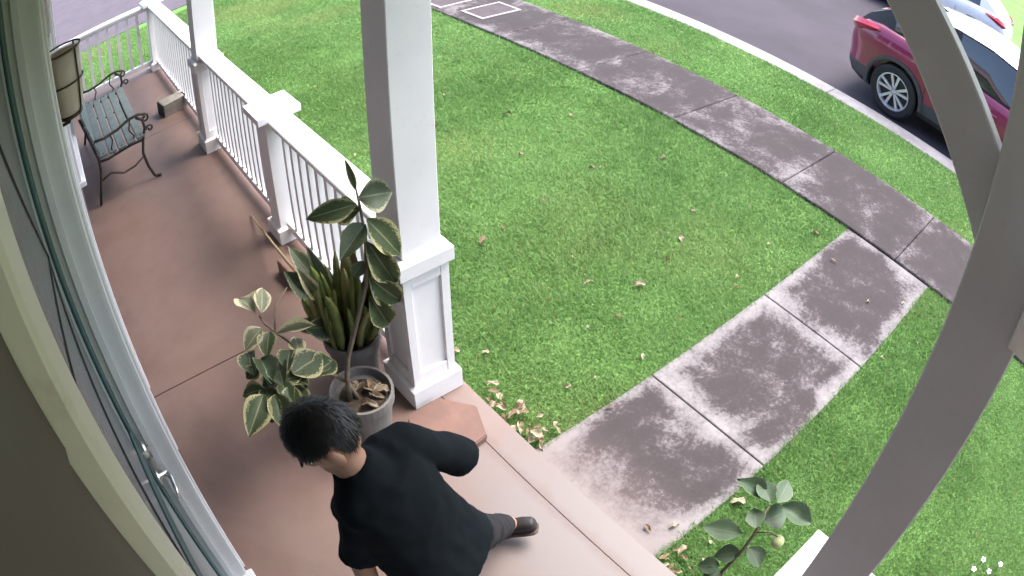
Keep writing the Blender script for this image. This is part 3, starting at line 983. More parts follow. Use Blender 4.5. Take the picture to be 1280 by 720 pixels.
for y in (BY0, BY1):
    b = MB()
    # front leg sweeping up to the arm scroll
    b.tube([(.655, y, 0.012), (.625, y, .03), (.585, y, .14), (.56, y, .28), (.585, y, .40), (.62, y, .50), (.61, y, .58), (.55, y, .625)], .014, 8)
    b.tube([(.655, y, .012), (.69, y, .012)], .016, 8)
    # rear leg and back upright
    b.tube([(.045, y, 0.01), (.085, y, .15), (.125, y, .30), (.13, y, .42), (.10, y, .56), (.06, y, .72), (.025, y, .86)], .015, 8)
    # seat bearer, stretcher, arm
    b.tube([(.125, y, .40), (.22, y, .385), (.34, y, .395), (.46, y, .405), (.575, y, .40)], .013, 8)
    b.tube([(.11, y, .22), (.22, y, .25), (.34, y, .19), (.46, y, .20), (.565, y, .25)], .010, 8)
    b.tube([(.10, y, .60), (.22, y, .585), (.36, y, .60), (.48, y, .64), (.58, y, .645), (.64, y, .62)], .014, 8)
    b.tube(scroll(.635, .585, .038, 1.1, PI / 2, y, sgn=-1), .011, 8)
    b.tube(scroll(.665, .475, .036, 1.1, PI, y, sgn=-1), .010, 8)
    b.tube([(.62, y, .50), (.63, y, .475)], .010, 8)
    b.tube([(.30, y, .395), (.27, y, .46), (.30, y, .53), (.28, y, .59)], .008, 6)
    b.tube([(.47, y, .405), (.51, y, .47), (.47, y, .54), (.49, y, .63)], .008, 6)
    b.build('iron_end', 'iron_dark', bench, smooth=True)
for i in range(5):
    x = .185 + i * .095
    MB().box(x - .04, x + .04, BY0 - .03, BY1 + .03, .418 + .006 * abs(i - 2), .442 + .006 * abs(i - 2)).build('seat_slat', 'bench_wood', bench, bevel=0.004)
for i in range(4):
    zz = .50 + i * .095
    xx = .128 - (zz - .42) * .24
    MB().prism([(xx + .014, zz), (xx + .034, zz + .005), (xx + .016, zz + .08), (xx - .004, zz + .075)], 1, BY0 - .03, BY1 + .03).build('back_slat', 'bench_wood', bench, bevel=0.003)
for y in (BY0, BY1):
    for i in range(5):
        MB().lathe([(0, .005), (.010, .003), (.011, 0)], 8, (.185 + i * .095, y, .443 + .006 * abs(i - 2))).build('bolt', 'iron_dark', bench)

# ------------------------------------------------------------------ blocks on the porch floor, hexagonal paver
blk = thing('concrete_block', (1.12, 4.55, 0), 'grey concrete block lying by the far railing', 'block')
Mb = Matrix.Translation(Vector((1.135, 4.52, 0.0))) @ Matrix.Rotation(math.radians(8), 4, 'Z')
me = MB().box(-.14, .14, -.10, -.055, 0, .13).box(-.14, .14, .055, .10, 0, .13).box(-.14, .14, -.055, .055, 0, .03).box(-.14, .14, -.055, .055, .10, .13).box(-.02, .02, -.055, .055, .03, .10).mesh('body')
place(obj('body', me, 'block_concrete'), blk, Mb)
me = MB().box(-.155, -.141, -.10, .10, 0.0, .135).mesh('dark_cap')
place(obj('dark_cap', me, 'dark_rubber'), blk, Mb)
bk = MB().box(-.055, .055, -.11, .11, 0.0, .10).build('brown_brick', 'brick_brown', None, bevel=0.006)
bk.matrix_world = Matrix.Translation(Vector((1.11, 1.17, 0.0))) @ Matrix.Rotation(math.radians(4), 4, 'Z')
tag(bk, 'brown brick on the porch floor behind the potted plants', 'brick')
hexo = MB().prism([(0.195 * math.cos(math.radians(8 + 60 * k)), 0.195 * math.sin(math.radians(8 + 60 * k))) for k in range(6)], 2, 0.0, 0.042).build('hexagonal_paver', 'terracotta', None, bevel=0.006, seg=2)
hexo.location = (1.185, -0.345, 0.0005)
hexo.rotation_euler = (0, 0, math.radians(0))
tag(hexo, 'hexagonal terracotta paver at the foot of the panelled post', 'paver')

# ------------------------------------------------------------------ leaves and plants


def leaf_mesh(name, L=1.0, W=0.5, fold=0.25, droop=0.15, nu=4, nv=8, point=0.9, wave=0.0, seed=0):
    """unit leaf along +x, width along y, faces +z, with UVs (u across, v along)"""
    r = random.Random(seed)
    vs, uvs = [], []
    for j in range(nv + 1):
        v = j / nv
        w = W * (math.sin(PI * min(v * 0.97 + 0.02, 1.0)) ** point) * (1.12 - 0.25 * v)
        if j == nv: w = 0.002
        for i in range(-nu // 2, nu // 2 + 1):
            u = i / (nu // 2)
            z = abs(u) * w * fold - droop * v * v + wave * math.sin(v * 9 + seed) * u
            vs.append((v * L, u * w, z + wave * r.uniform(-.4, .4)))
            uvs.append((0.5 + 0.5 * u, v))
    fs = []
    k = nu + 1
    for j in range(nv):
        for i in range(nu):
            fs.append((j * k + i, (j + 1) * k + i, (j + 1) * k + i + 1, j * k + i + 1))
    me = bpy.data.meshes.new(name)
    me.from_pydata(vs, [], fs)
    ul = me.uv_layers.new(name='UVMap')
    for lp in me.loops:
        ul.data[lp.index].uv = uvs[lp.vertex_index]
    me.polygons.foreach_set('use_smooth', [True] * len(fs))
    return me


LEAF_MESH = {}


def leaf(parent, mat, a, b_, hw, up=(0.0, -0.45, 0.85), fold=0.22, droop=0.12, kind=0, name='leaf'):
    a, b_ = Vector(a), Vector(b_)
    key = (mat, kind)
    if key not in LEAF_MESH:
        fd, dp, wv = ((.12, .06, .02), (.30, .18, .05), (.22, .34, .03), (.42, .10, .04))[kind % 4]
        LEAF_MESH[key] = leaf_mesh('leaf', 1, 1, fd, dp, wave=wv, seed=kind)
        LEAF_MESH[key].materials.append(MATS[mat])
    d = b_ - a
    L = d.length
    d.normalize()
    n = Vector(up) + Vector((rnd.uniform(-.25, .25), rnd.uniform(-.25, .25), rnd.uniform(-.1, .1)))
    n = (n - d * n.dot(d)).normalized()
    s = n.cross(d)
    hw *= rnd.uniform(.95, 1.25)
    M = Matrix((d * L, s * hw, n * L * 0.75)).transposed().to_4x4()
    M.translation = a
    o = bpy.data.objects.new(name, LEAF_MESH[key])
    COL.objects.link(o)
    return place(o, parent, M)


def pot(parent, x, y, r, h, z0=0.0, mat='pot_grey'):
    p = MB().lathe([(0, 0), (r * .68, 0), (r * .72, .01), (r * .92, h * .80), (r * .93, h * .82), (r * 1.0, h * .82), (r * 1.02, h), (r * .93, h), (r * .90, h * .85), (0, h * .84)], 32, (x, y, z0)).build('pot', mat, parent, smooth=False)
    MB().lathe([(r * .93, h * .80), (r * .6, h * .815), (r * .3, h * .83), (0, h * .835)], 24, (x, y, z0 + .012)).build('soil', 'potting_soil', parent, smooth=True)
    return p


FPX, FPY = 0.885, -0.125
fp = thing('rubber_plant', (FPX, FPY, 0), 'variegated rubber plant in the front grey pot nearest the person', 'potted plant')
pot(fp, FPX, FPY, 0.150, 0.30)
UP = [([1.017, -0.1, 1.288], [0.984, -0.1, 1.441], 0.014), ([1.024, -0.1, 1.252], [1.163, -0.13, 1.232], 0.062), ([1.01, -0.1, 1.229], [0.811, -0.06, 1.228], 0.045), ([1.038, -0.1, 1.122], [0.883, -0.16, 1.061], 0.05), ([1.048, -0.1, 1.14], [1.171, -0.14, 0.928], 0.058),
      ([1.036, -0.1, 1.041], [1.132, -0.15, 0.783], 0.058), ([1.029, -0.1, 0.859], [1.162, -0.14, 0.647], 0.055), ([1.017, -0.1, 0.767], [1.078, -0.13, 0.585], 0.048), ([1.01, -0.1, 0.954], [0.953, -0.1, 0.897], 0.03), ([1.025, -0.1, 1.196], [0.93, -0.02, 1.17], 0.05), ([1.03, -0.1, 1.10], [0.95, -0.03, 1.02], 0.05)]
MB().tube([[0.825, -0.115, 0.25], [0.835, -0.11, 0.40], [0.865, -0.1, 0.497], [0.943, -0.1, 0.674], [1.01, -0.1, 0.835], [1.034, -0.1, 1.058], [1.026, -0.1, 1.207], [1.017, -0.1, 1.295]], [.013, .012, .011, .010, .009, .007, .006, .004], 8).build('stem', 'twig', fp, smooth=True)
for i, (a, c, w) in enumerate(UP):
    leaf(fp, 'leaf_dark' if i in (1, 3, 8) else 'leaf_variegated', a, c, w, up=(-.25, -0.8, 0.5), kind=i % 4)
MB().tube([[0.862, -0.13, 0.25], [0.837, -0.09, 0.36], [0.768, -0.061, 0.43], [0.68, -0.065, 0.49], [0.594, -0.072, 0.52], [0.452, -0.096, 0.54]], [.012, .011, .009, .008, .007, .004], 8).build('stem', 'twig', fp, smooth=True)
MB().tube([[0.70, -0.06, 0.48], [0.678, 0.143, 0.51], [0.611, 0.243, 0.58], [0.606, 0.29, 0.60]], [.007, .006, .005, .004], 8).build('stem', 'twig', fp, smooth=True)
MB().tube([[0.64, 0.20, 0.55], [0.70, 0.30, 0.60], [0.80, 0.36, 0.62]], [.005, .004, .003], 8).build('stem', 'twig', fp, smooth=True)
LEFT = [([0.588, 0.299, 0.62], [0.58, 0.50, 0.6], 0.058), ([0.616, 0.265, 0.63], [0.697, 0.436, 0.63], 0.045), ([0.636, 0.179, 0.55], [0.838, 0.143, 0.53], 0.03), ([0.581, 0.205, 0.6], [0.458, 0.161, 0.58], 0.05), ([0.431, -0.008, 0.56], [0.473, 0.2, 0.54], 0.045), ([0.472, 0.047, 0.55], [0.396, 0.028, 0.53], 0.04), ([0.469, -0.136, 0.6], [0.506, 0.065, 0.58], 0.055),
        ([0.512, -0.181, 0.6], [0.564, 0.042, 0.58], 0.05), ([0.57, -0.091, 0.58], [0.653, 0.066, 0.56], 0.045), ([0.59, -0.099, 0.56], [0.766, -0.052, 0.54], 0.065), ([0.677, -0.106, 0.5], [0.818, -0.051, 0.48], 0.055), ([0.442, -0.095, 0.55], [0.33, -0.038, 0.53], 0.045), ([0.415, -0.149, 0.58], [0.264, -0.289, 0.55], 0.068), ([0.453, -0.141, 0.55], [0.39, -0.251, 0.51], 0.045),
        ([0.472, -0.153, 0.55], [0.429, -0.333, 0.50], 0.05), ([0.553, -0.136, 0.54], [0.496, -0.257, 0.50], 0.05), ([0.58, -0.114, 0.5], [0.555, -0.237, 0.47], 0.05), ([0.685, 0.037, 0.5], [0.725, 0.174, 0.5], 0.035)]
for i, (a, c, w) in enumerate(LEFT):
    leaf(fp, 'leaf_pale' if i in (0, 1, 2, 3, 17) else 'leaf_variegated', a, c, w, up=(-.1, -0.5, 0.8), kind=(i * 3 + 1) % 4)

for q in range(16):
    c_ = Vector(rnd.choice([(.47, -.10, .55), (.52, -.08, .55), (.58, -.06, .54), (.66, -.05, .50), (.62, .20, .58), (.45, -.05, .54)]))
    an = rnd.uniform(0, 2 * PI)
    L_ = rnd.uniform(.09, .15)
    a = c_ + Vector((math.cos(an) * .02, math.sin(an) * .02, rnd.uniform(-.06, .0)))
    c = a + Vector((math.cos(an) * L_, math.sin(an) * L_, rnd.uniform(-.06, .03)))
    leaf(fp, rnd.choice(['leaf_variegated', 'leaf_variegated', 'leaf_dark']), a, c, rnd.uniform(.03, .05), up=(0, -.3, .9), kind=q % 4)

# dry leaves lying on the soil of the front pot
for i in range(15):
    a = rnd.uniform(0, 2 * PI)
    r = rnd.uniform(.01, .085)
    p = Vector((FPX + .02 + r * math.cos(a), FPY + r * math.sin(a), .268 + rnd.uniform(0, .03)))
    q = p + Vector((rnd.uniform(-1, 1), rnd.uniform(-1, 1), rnd.uniform(-.1, .35))).normalized() * rnd.uniform(.06, .10)
    q.x = FPX + max(-.11, min(.11, q.x - FPX)); q.y = FPY + max(-.11, min(.11, q.y - FPY)); q.z = max(q.z, .27)
    o = leaf(None, 'leaf_dead' if i % 3 else 'leaf_brown', p, q, rnd.uniform(.009, .02), up=(0, -.2, 1), kind=i % 2, name='dry_leaf')
    tag(o, 'curled dry leaf lying on the soil of the front pot', 'leaf', 'dry leaves on the soil of the front pot')

RPX, RPY = 1.045, 0.245
rp = thing('spear_plant', (RPX, RPY, 0), 'clump of upright olive spear leaves in the rear grey pot by the post', 'potted plant')
pot(rp, RPX, RPY, 0.150, 0.29)


def spear(parent, base, tip, r, mat, bend=.02):
    base, tip = Vector(base), Vector(tip)
    d = tip - base
    side = Vector((rnd.uniform(-1, 1), rnd.uniform(-1, 1), 0)) * bend
    pts = [base + d * t + side * math.sin(PI * t) for t in (0, .25, .5, .75, .92, 1)]
    b = MB()
    ax = Vector((-d.y, d.x, 0))
    if ax.length < 1e-3: ax = Vector((1, 0, 0))
    ax.normalize()
    an = rnd.uniform(0, PI)
    w1 = Vector((math.cos(an), math.sin(an), 0))
    w2 = Vector((-math.sin(an), math.cos(an), 0)) * .55
    vs, fs = [], []
    for p, k in zip(pts, (.80, 1.0, 1.05, .98, .66, .10)):
        for c in (w1, w2, -w1, -w2):
            vs.append(p + c * r * k)
    for i in range(5):
        for q in range(4):
            fs.append((i * 4 + q, i * 4 + (q + 1) % 4, i * 4 + 4 + (q + 1) % 4, i * 4 + 4 + q))
    b.add(vs, fs)
    return b.build('spear_leaf', mat, parent, smooth=True)


for i in range(64):
    a = rnd.uniform(0, 2 * PI)
    r = math.sqrt(rnd.uniform(0, 1)) * .105
    bx_, by_ = RPX - .015 + r * math.cos(a), RPY + r * math.sin(a)
    h = rnd.uniform(.26, .52) * (1.1 - r * 2.5)
    out = 0.9 * r
    spear(rp, (bx_, by_, .235), (bx_ + .03 + math.cos(a) * out + rnd.uniform(-.03, .03), by_ + math.sin(a) * out + rnd.uniform(-.03, .03), .25 + h), rnd.uniform(.018, .030), rnd.choice(['spear_green', 'spear_olive', 'spear_green']))
for a, c, w, m_ in [((.96, .30, .34), (.76, .33, .42), .045, 'leaf_dark'), ((.97, .25, .36), (.79, .18, .50), .05, 'leaf_dark'), ((.96, .34, .45), (.84, .48, .62), .05, 'leaf_dark'), ((.99, .36, .5), (.90, .52, .72), .05, 'leaf_dark'), ((1.0, .3, .55), (.93, .34, .80), .03, 'leaf_dark'), ((.95, .28, .5), (.85, .30, .74), .035, 'leaf_pale'), ((1.09, .28, .5), (1.13, .28, .75), .045, 'leaf_brown')]:
    leaf(rp, m_, a, c, w, up=(-.2, -.7, .6))
stick = MB().tube([(0.985, 0.52, 0.40), (1.03, 0.95, 0.27), (1.085, 1.50, 0.13), (1.135, 2.0, 0.012)], [.010, .010, .009, .006], 8).build('cane', 'cane', rp, smooth=True)

# plant in front of the near post, with one pale fruit
gp = thing('leafy_shrub', (1.34, -1.90, 0), 'leafy plant with one pale green fruit beside the near post', 'plant')
MB().tube([(1.30, -1.90, 0.0), (1.29, -1.9, .3), (1.294, -1.897, 0.55), (1.364, -1.906, 0.65), (1.403, -1.903, 0.72), (1.465, -1.878, 0.8)], [.012, .010, .008, .007, .006, .004], 8).build('stem', 'twig', gp, smooth=True)
MB().tube([(1.40, -1.903, 0.715), (1.425, -1.95, 0.74), (1.44, -1.985, 0.722)], [.004, .003, .003], 6).build('stem', 'twig', gp, smooth=True)
RIGHT = [([1.358, -1.87, 0.72], [1.293, -1.737, 0.70], 0.04), ([1.471, -1.864, 0.8], [1.483, -1.703, 0.79], 0.035), ([1.463, -1.881, 0.82], [1.51, -1.782, 0.83], 0.035), ([1.482, -1.901, 0.82], [1.589, -1.87, 0.82], 0.042), ([1.497, -1.918, 0.8], [1.538, -2.06, 0.78], 0.04), ([1.441, -1.901, 0.74], [1.539, -1.946, 0.75], 0.04), ([1.386, -1.902, 0.76], [1.44, -1.838, 0.77], 0.035),
         ([1.376, -1.919, 0.65], [1.355, -2.01, 0.64], 0.04), ([1.36, -1.896, 0.62], [1.286, -1.839, 0.61], 0.03), ([1.286, -1.876, 0.58], [1.235, -1.814, 0.57], 0.03), ([1.279, -1.895, 0.56], [1.212, -1.872, 0.55], 0.035), ([1.29, -1.9, .42], [1.22, -1.98, .42], .04), ([1.29, -1.9, .35], [1.36, -1.82, .36], .04)]
for i, (a, c, w) in enumerate(RIGHT):
    leaf(gp, 'leaf_garden', a, c, w, up=(-.2, -0.3, 0.8), kind=i % 3)
MB().ellipsoid((1.44, -1.994, .700), (.026, .026, .027), seg=20, rings=14).build('fruit', 'fruit_green', gp, smooth=True)
pot(gp, 1.30, -1.90, .13, .24, 0.0)

# ------------------------------------------------------------------ leaf litter on the grass and walk
LV = [[2.562, 0.168], [2.575, 0.150], [2.884, 1.015], [3.472, 1.083], [3.523, 1.076], [3.631, 2.107], [3.525, 2.131], [3.227, 0.251], [3.298, 0.2], [3.341, 0.136], [3.121, 0.024], [3.10, 0.01], [2.621, 0.413], [2.481, -0.189], [2.294, -0.124], [2.496, 0.925], [2.962, 2.372], [3.284, 2.813], [1.916, -0.401], [2.064, -0.434], [2.373, -0.472], [2.803, -0.067], [1.62, 0.159], [1.737, 0.054], [4.475, 0.649], [4.031, 0.878], [3.804, -0.305], [3.352, -0.392], [3.227, -0.443], [3.906, 1.85], [3.185, 1.557], [2.455, 0.695], [4.189, -1.56], [3.542, -1.53], [2.267, 0.171], [2.261, 0.848], [3.653, 0.256], [4.065, 0.038], [4.238, -0.436], [2.05, -1.56], [3.9, -1.7], [2.2, -3.2], [2.9, -2.9], [3.4, 5.3], [3.56, 6.2], [3.55, 5.47], [2.9, 3.9], [2.2, 2.4], [2.5, 4.2], [6.1, 0.4], [6.3, 2.2]]
DEAD = [leaf_mesh('fallen_leaf', 1, .42, .5, .25, wave=.12, seed=s) for s in (1, 2, 3)]
for i, me in enumerate(DEAD):
    me.materials.append(MATS['leaf_dead' if i != 1 else 'leaf_brown'])


def litter(x, y, z, size, label, group, name='fallen_leaf'):
    o = bpy.data.objects.new(name, rnd.choice(DEAD))
    COL.objects.link(o)
    o.location = (x, y, z)
    o.rotation_euler = (rnd.uniform(-.35, .35), rnd.uniform(-.35, .35), rnd.uniform(0, 6.28))
    o.scale = (size, size * rnd.uniform(.3, .75), size * rnd.uniform(.6, 1.1))
    return tag(o, label, 'leaf', group)


for x, y in LV:
    litter(x, y, LAWN_Z + .024, rnd.choice((.028, .035, .045, .055, .08)), 'dry fallen leaf lying on the grass', 'fallen leaves on the grass')
for i in range(34):
    u = rnd.random()
    x = 1.50 + abs(rnd.gauss(0, .09)); y = -.60 + rnd.random() ** 1.3 * .42
    litter(x, y, LAWN_Z + .03 + rnd.uniform(0, .03), rnd.uniform(.035, .075), 'dry leaf in the litter at the lawn corner by the panelled post', 'leaf litter at the lawn corner by the panelled post')
for i in range(14):
    litter(1.50 + abs(rnd.gauss(0, .08)), -1.49 - rnd.random() * .2, LAWN_Z + .035, rnd.uniform(.03, .06), 'dry leaf in the litter at the porch end of the walkway', 'leaf litter at the porch end of the walkway')
for x, y in [(4.208, -1.40), (3.933, -1.17), (1.668, -1.39), (1.95, -.63), (1.60, -1.30), (4.1, -.72)]:
    litter(x, y, WALK_Z + .012, rnd.uniform(.04, .06), 'dry leaf lying on the walkway concrete', 'fallen leaves on the walkway')

# pinwheel and small white flowers on the right-hand lawn
pw = thing('pinwheel', (2.13, -2.32, LAWN_Z), 'small pink, white and blue garden pinwheel beside the near post', 'pinwheel')
MB().tube([(2.13, -2.32, LAWN_Z), (2.13, -2.32, .10)], .005, 6).build('stake', 'cane', pw)
for k in range(6):
    a = k * PI / 3
    leafm = ['petal_pink', 'petal_white', 'petal_blue'][k % 3]
    c = Vector((2.125, -2.325, .11))
    t = c + Vector((.055 * math.cos(a), .055 * math.sin(a), .012))
    s = Vector((-math.sin(a), math.cos(a), 0)) * .026
    MB().add([c, c + (t - c) * .6 + s, t, c + (t - c) * .6 - s * .3 + Vector((0, 0, .016))], [(0, 1, 2), (0, 2, 3), (0, 3, 1), (1, 3, 2)]).build('sail', leafm, pw)
for i, (x, y) in enumerate([(2.62, -3.02), (2.72, -3.05), (2.68, -3.14), (2.78, -3.2), (2.6, -3.2)]):
    fl = thing('white_flower', (x, y, LAWN_Z), 'small white flower in the grass at the lower right', 'flower', 'white flowers in the grass at the lower right')
    MB().tube([(x, y, LAWN_Z), (x + .005, y, LAWN_Z + .07)], .003, 5).build('stem', 'spear_green', fl)
    b = MB()
    for k in range(5):
        a = k * 2 * PI / 5 + i
        b.ellipsoid((x + .005 + .014 * math.cos(a), y + .014 * math.sin(a), LAWN_Z + .072), (.008, .008, .004), seg=12, rings=6)
    b.build('petals', 'petal_white', fl, smooth=True)

# ------------------------------------------------------------------ the person


def remeshed(name, mb, voxel, mat, parent, smooth_it=4, fold=None, fold2=None):
    me = mb.mesh(name)
    o = bpy.data.objects.new(name + '_tmp', me)
    COL.objects.link(o)
    m = o.modifiers.new('r', 'REMESH'); m.mode = 'VOXEL'; m.voxel_size = voxel
    s = o.modifiers.new('s', 'SMOOTH'); s.factor = 0.5; s.iterations = smooth_it
    if fold:
        tx = bpy.data.textures.new('folds', 'CLOUDS'); tx.noise_scale = fold[0]; tx.noise_depth = 2
        d = o.modifiers.new('d', 'DISPLACE'); d.texture = tx; d.strength = fold[1]; d.texture_coords = 'GLOBAL'; d.mid_level = 0.5
        if fold2:
            tx2 = bpy.data.textures.new('creases', 'CLOUDS'); tx2.noise_scale = fold2[0]; tx2.noise_depth = 1
            d2 = o.modifiers.new('d2', 'DISPLACE'); d2.texture = tx2; d2.strength = fold2[1]; d2.texture_coords = 'GLOBAL'; d2.mid_level = 0.5
        s2 = o.modifiers.new('s2', 'SMOOTH'); s2.factor = 0.4; s2.iterations = 2
    dg = bpy.context.evaluated_depsgraph_get()
    nm = bpy.data.meshes.new_from_object(o.evaluated_get(dg))
    bpy.data.objects.remove(o)
    nm.name = name
    return obj(name, nm, mat, parent, True)


def loft(mb, rings, seg=24):
    """rings: (centre, lateral half-vector, depth half-vector)"""
    vs, fs = [], []
    for c, a, d in rings:
        c, a, d = Vector(c), Vector(a), Vector(d)
        for k in range(seg):
            th = 2 * PI * k / seg
            ct, st = math.cos(th), math.sin(th)
            e = 0.8
            vs.append(c + a * math.copysign(abs(ct) ** e, ct) + d * math.copysign(abs(st) ** e, st))
    n = len(rings)
    for i in range(n - 1):
        for k in range(seg):
            fs.append((i * seg + k, i * seg + (k + 1) % seg, (i + 1) * seg + (k + 1) % seg, (i + 1) * seg + k))
    fs.append(tuple(range(seg))[::-1])
    fs.append(tuple((n - 1) * seg + k for k in range(seg)))
    return mb.add(vs, fs)


def caps_tube(mb, pts, rad, seg=14):
    mb.tube(pts, rad, seg)
    for p, r in ((pts[0], rad[0]), (pts[-1], rad[-1])):
        mb.ellipsoid(p, (r, r, r), seg=seg, rings=8)
    return mb


person = thing('person', (0.62, -1.28, 0), 'person in a black T-shirt and dark trousers stepping across the porch, head bowed', 'person')
LAT = Vector((.915, .40, 0)).normalized()
HEAD = Vector((.336, -1.142, 1.370))
NECK = Vector((.387, -1.196, 1.240))
RSH, LSH = Vector((.560, -1.150, 1.200)), Vector((.333, -1.250, 1.175))
REL, LEL = Vector((.752, -1.146, .975)), Vector((.284, -1.255, .925))
RWR, LWR = Vector((.815, -1.045, .80)), Vector((.275, -1.300, .705))
PEL = Vector((.528, -1.300, .800))
RHIP, LHIP = Vector((.610, -1.280, .78)), Vector((.440, -1.330, .78))
RKN, LKN = Vector((.825, -1.135, .44)), Vector((.42, -1.24, .42))
RAN, LAN = Vector((1.035, -1.005, .125)), Vector((.50, -1.36, .09))
axis = (NECK - PEL).normalized()
DEP = axis.cross(LAT).normalized()
LATP = DEP.cross(axis).normalized()
if LATP.dot(LAT) < 0: LATP = -LATP

# head axes: facing left and down
HF = Vector((-.66, .20, -.72)).normalized()
HU = Vector((-.62, .30, .72)); HU = (HU - HF * HU.dot(HF)).normalized()
HR = HF.cross(HU)
HM = Matrix((HR, HF, HU)).transposed()

bd = MB()
loft(bd, [(PEL - axis * .06, LATP * .130, DEP * .085), (PEL + axis * .08, LATP * .120, DEP * .085), (PEL + axis * .25, LATP * .125, DEP * .085), (PEL + axis * .36, LATP * .125, DEP * .080), (NECK - axis * .05, LATP * .08, DEP * .06), (NECK + axis * .01, LATP * .06, DEP * .055)])
caps_tube(bd, [NECK - axis * .03, NECK.lerp(HEAD, .45), HEAD - HU * .05], [.058, .054, .052])
bd.ellipsoid(HEAD, (.071, .090, .105), HM, 24, 16)
bd.ellipsoid(HEAD + HM @ Vector((0, .045, -.065)), (.052, .055, .055), HM)
bd.ellipsoid(HEAD + HM @ Vector((0, .099, -.018)), (.013, .020, .026), HM, 12, 8)
for s in (-1, 1):
    bd.ellipsoid(HEAD + HM @ Vector((s * .084, -.012, -.016)), (.015, .022, .034), HM, 12, 8)
for sh, el, wr in ((RSH, REL, RWR), (LSH, LEL, LWR)):
    caps_tube(bd, [sh, sh.lerp(el, .5), el], [.040, .040, .038])
    caps_tube(bd, [el, el.lerp(wr, .35), wr], [.039, .038, .027])
for hp, kn, an in ((RHIP, RKN, RAN), (LHIP, LKN, LAN)):
    caps_tube(bd, [hp, hp.lerp(kn, .5), kn], [.080, .068, .052])
    caps_tube(bd, [kn, kn.lerp(an, .35), an], [.052, .052, .036])


def hand(mb, wr, el, thumb_dir):
    d = (wr - el).normalized()
    side = Vector(thumb_dir); side = (side - d * side.dot(d)).normalized()
    nrm = d.cross(side)
    mb.ellipsoid(wr + d * .045, (.040, .016, .052), Matrix((side, nrm, d)).transposed(), 16, 10)
    for i, (o_, L) in enumerate(((.030, .070), (.010, .078), (-.010, .073), (-.029, .058))):
        p0 = wr + d * .080 + side * o_
        p1 = p0 + d * L * .5 + nrm * .006
        p2 = p1 + d * L * .42 + nrm * .022
        caps_tube(mb, [p0, p1, p2], [.0095, .009, .008], 8)
    t0 = wr + d * .025 + side * .030
    caps_tube(mb, [t0, t0 + d * .03 + side * .022, t0 + d * .060 + side * .026 + nrm * .010], [.011, .010, .009], 8)


hand(bd, RWR, REL, (-.6, .6, 0))
hand(bd, LWR, LEL, (.2, .9, 0))
body = remeshed('body', bd, .0065, 'skin', person, 4)

# hair: a thick, slightly tousled cap over crown, sides and nape
hb = MB()
seg, rings = 48, 28
vs, fs = [], []
for i in range(rings + 1):
    ph = PI * i / rings
    for k in range(seg):
        th = 2 * PI * k / seg
        n_ = Vector((math.sin(ph) * math.cos(th), math.sin(ph) * math.sin(th), math.cos(ph)))
        face = n_.y * .9 - n_.z * .45
        cover = 1.0 if face < .42 else max(0.0, 1 - (face - .42) / .15)
        if n_.z < -.45: cover *= max(0, 1 - (-.45 - n_.z) / .12)
        if abs(n_.x) > .58 and -.45 < n_.z < .18 and n_.y > -.36: cover *= .0 if n_.z < .05 else .6
        tous = 0.008 * math.sin(9 * th + 5 * ph) * math.sin(11 * ph + 2 * th) + rnd.uniform(-.003, .003)
        t_ = 1.0 + (.085 + tous * 3 + .06 * max(0, n_.z) - .02 * max(0, -n_.z)) * cover - .10 * (1 - cover)
        vs.append(HEAD + HM @ Vector((n_.x * .071 * t_, n_.y * .090 * t_ - .004, n_.z * .105 * t_)))
for i in range(rings):
    for k in range(seg):
        fs.append((i * seg + k, (i + 1) * seg + k, (i + 1) * seg + (k + 1) % seg, i * seg + (k + 1) % seg))
hb.add(vs, fs)
# loose strands lying over the cap, combed forward and down from the crown
for q in range(11000):
    n_ = Vector((rnd.gauss(0, 1), rnd.gauss(0, 1), rnd.gauss(0, 1))).normalized()
    face = n_.y * .9 - n_.z * .45
    if face > .40 or n_.z < -.45 or (abs(n_.x) > .52 and -.55 < n_.z < .22 and n_.y > -.42):
        continue
    t_ = 1.075 + .05 * max(0, n_.z) + rnd.uniform(-.02, .04)
    p0 = Vector((n_.x * .071 * t_, n_.y * .090 * t_ - .004, n_.z * .105 * t_))
    crown = Vector((.1, -.55, .83))
    dr = (n_ - crown * 1.0); dr = (dr - n_ * dr.dot(n_))
    if dr.length < .05: continue
    dr = dr.normalized() + Vector((rnd.uniform(-.35, .35), rnd.uniform(-.35, .35), rnd.uniform(-.35, .35)))
    L_ = rnd.uniform(.018, .040)
    dn = dr.normalized()
    pm = p0 + dn * L_ * .5 + n_ * rnd.uniform(-.001, .004)
    p1 = p0 + dn * L_ - n_ * rnd.uniform(0.001, .011)
    sd = n_.cross(dr).normalized() * rnd.uniform(.0007, .0014)
    hb.add([HEAD + HM @ (p0 - sd), HEAD + HM @ (p0 + sd), HEAD + HM @ (pm + sd), HEAD + HM @ (pm - sd), HEAD + HM @ p1], [(0, 1, 2, 3), (3, 2, 4)])
hb.build('hair', 'hair_black', person, smooth=True)
for s in (-1, 1):
    MB().ellipsoid(HEAD + HM @ Vector((s * .030, .078, .002)), (.011, .006, .006), HM, 12, 8).build('eye', 'eye_white', person, smooth=True)
    MB().ellipsoid(HEAD + HM @ Vector((s * .032, .090, .022)), (.020, .006, .005), HM, 12, 8).build('eyebrow', 'hair_black', person, smooth=True)
MB().ellipsoid(HEAD + HM @ Vector((0, .093, -.058)), (.022, .008, .007), HM, 12, 8).build('mouth', 'lip', person, smooth=True)

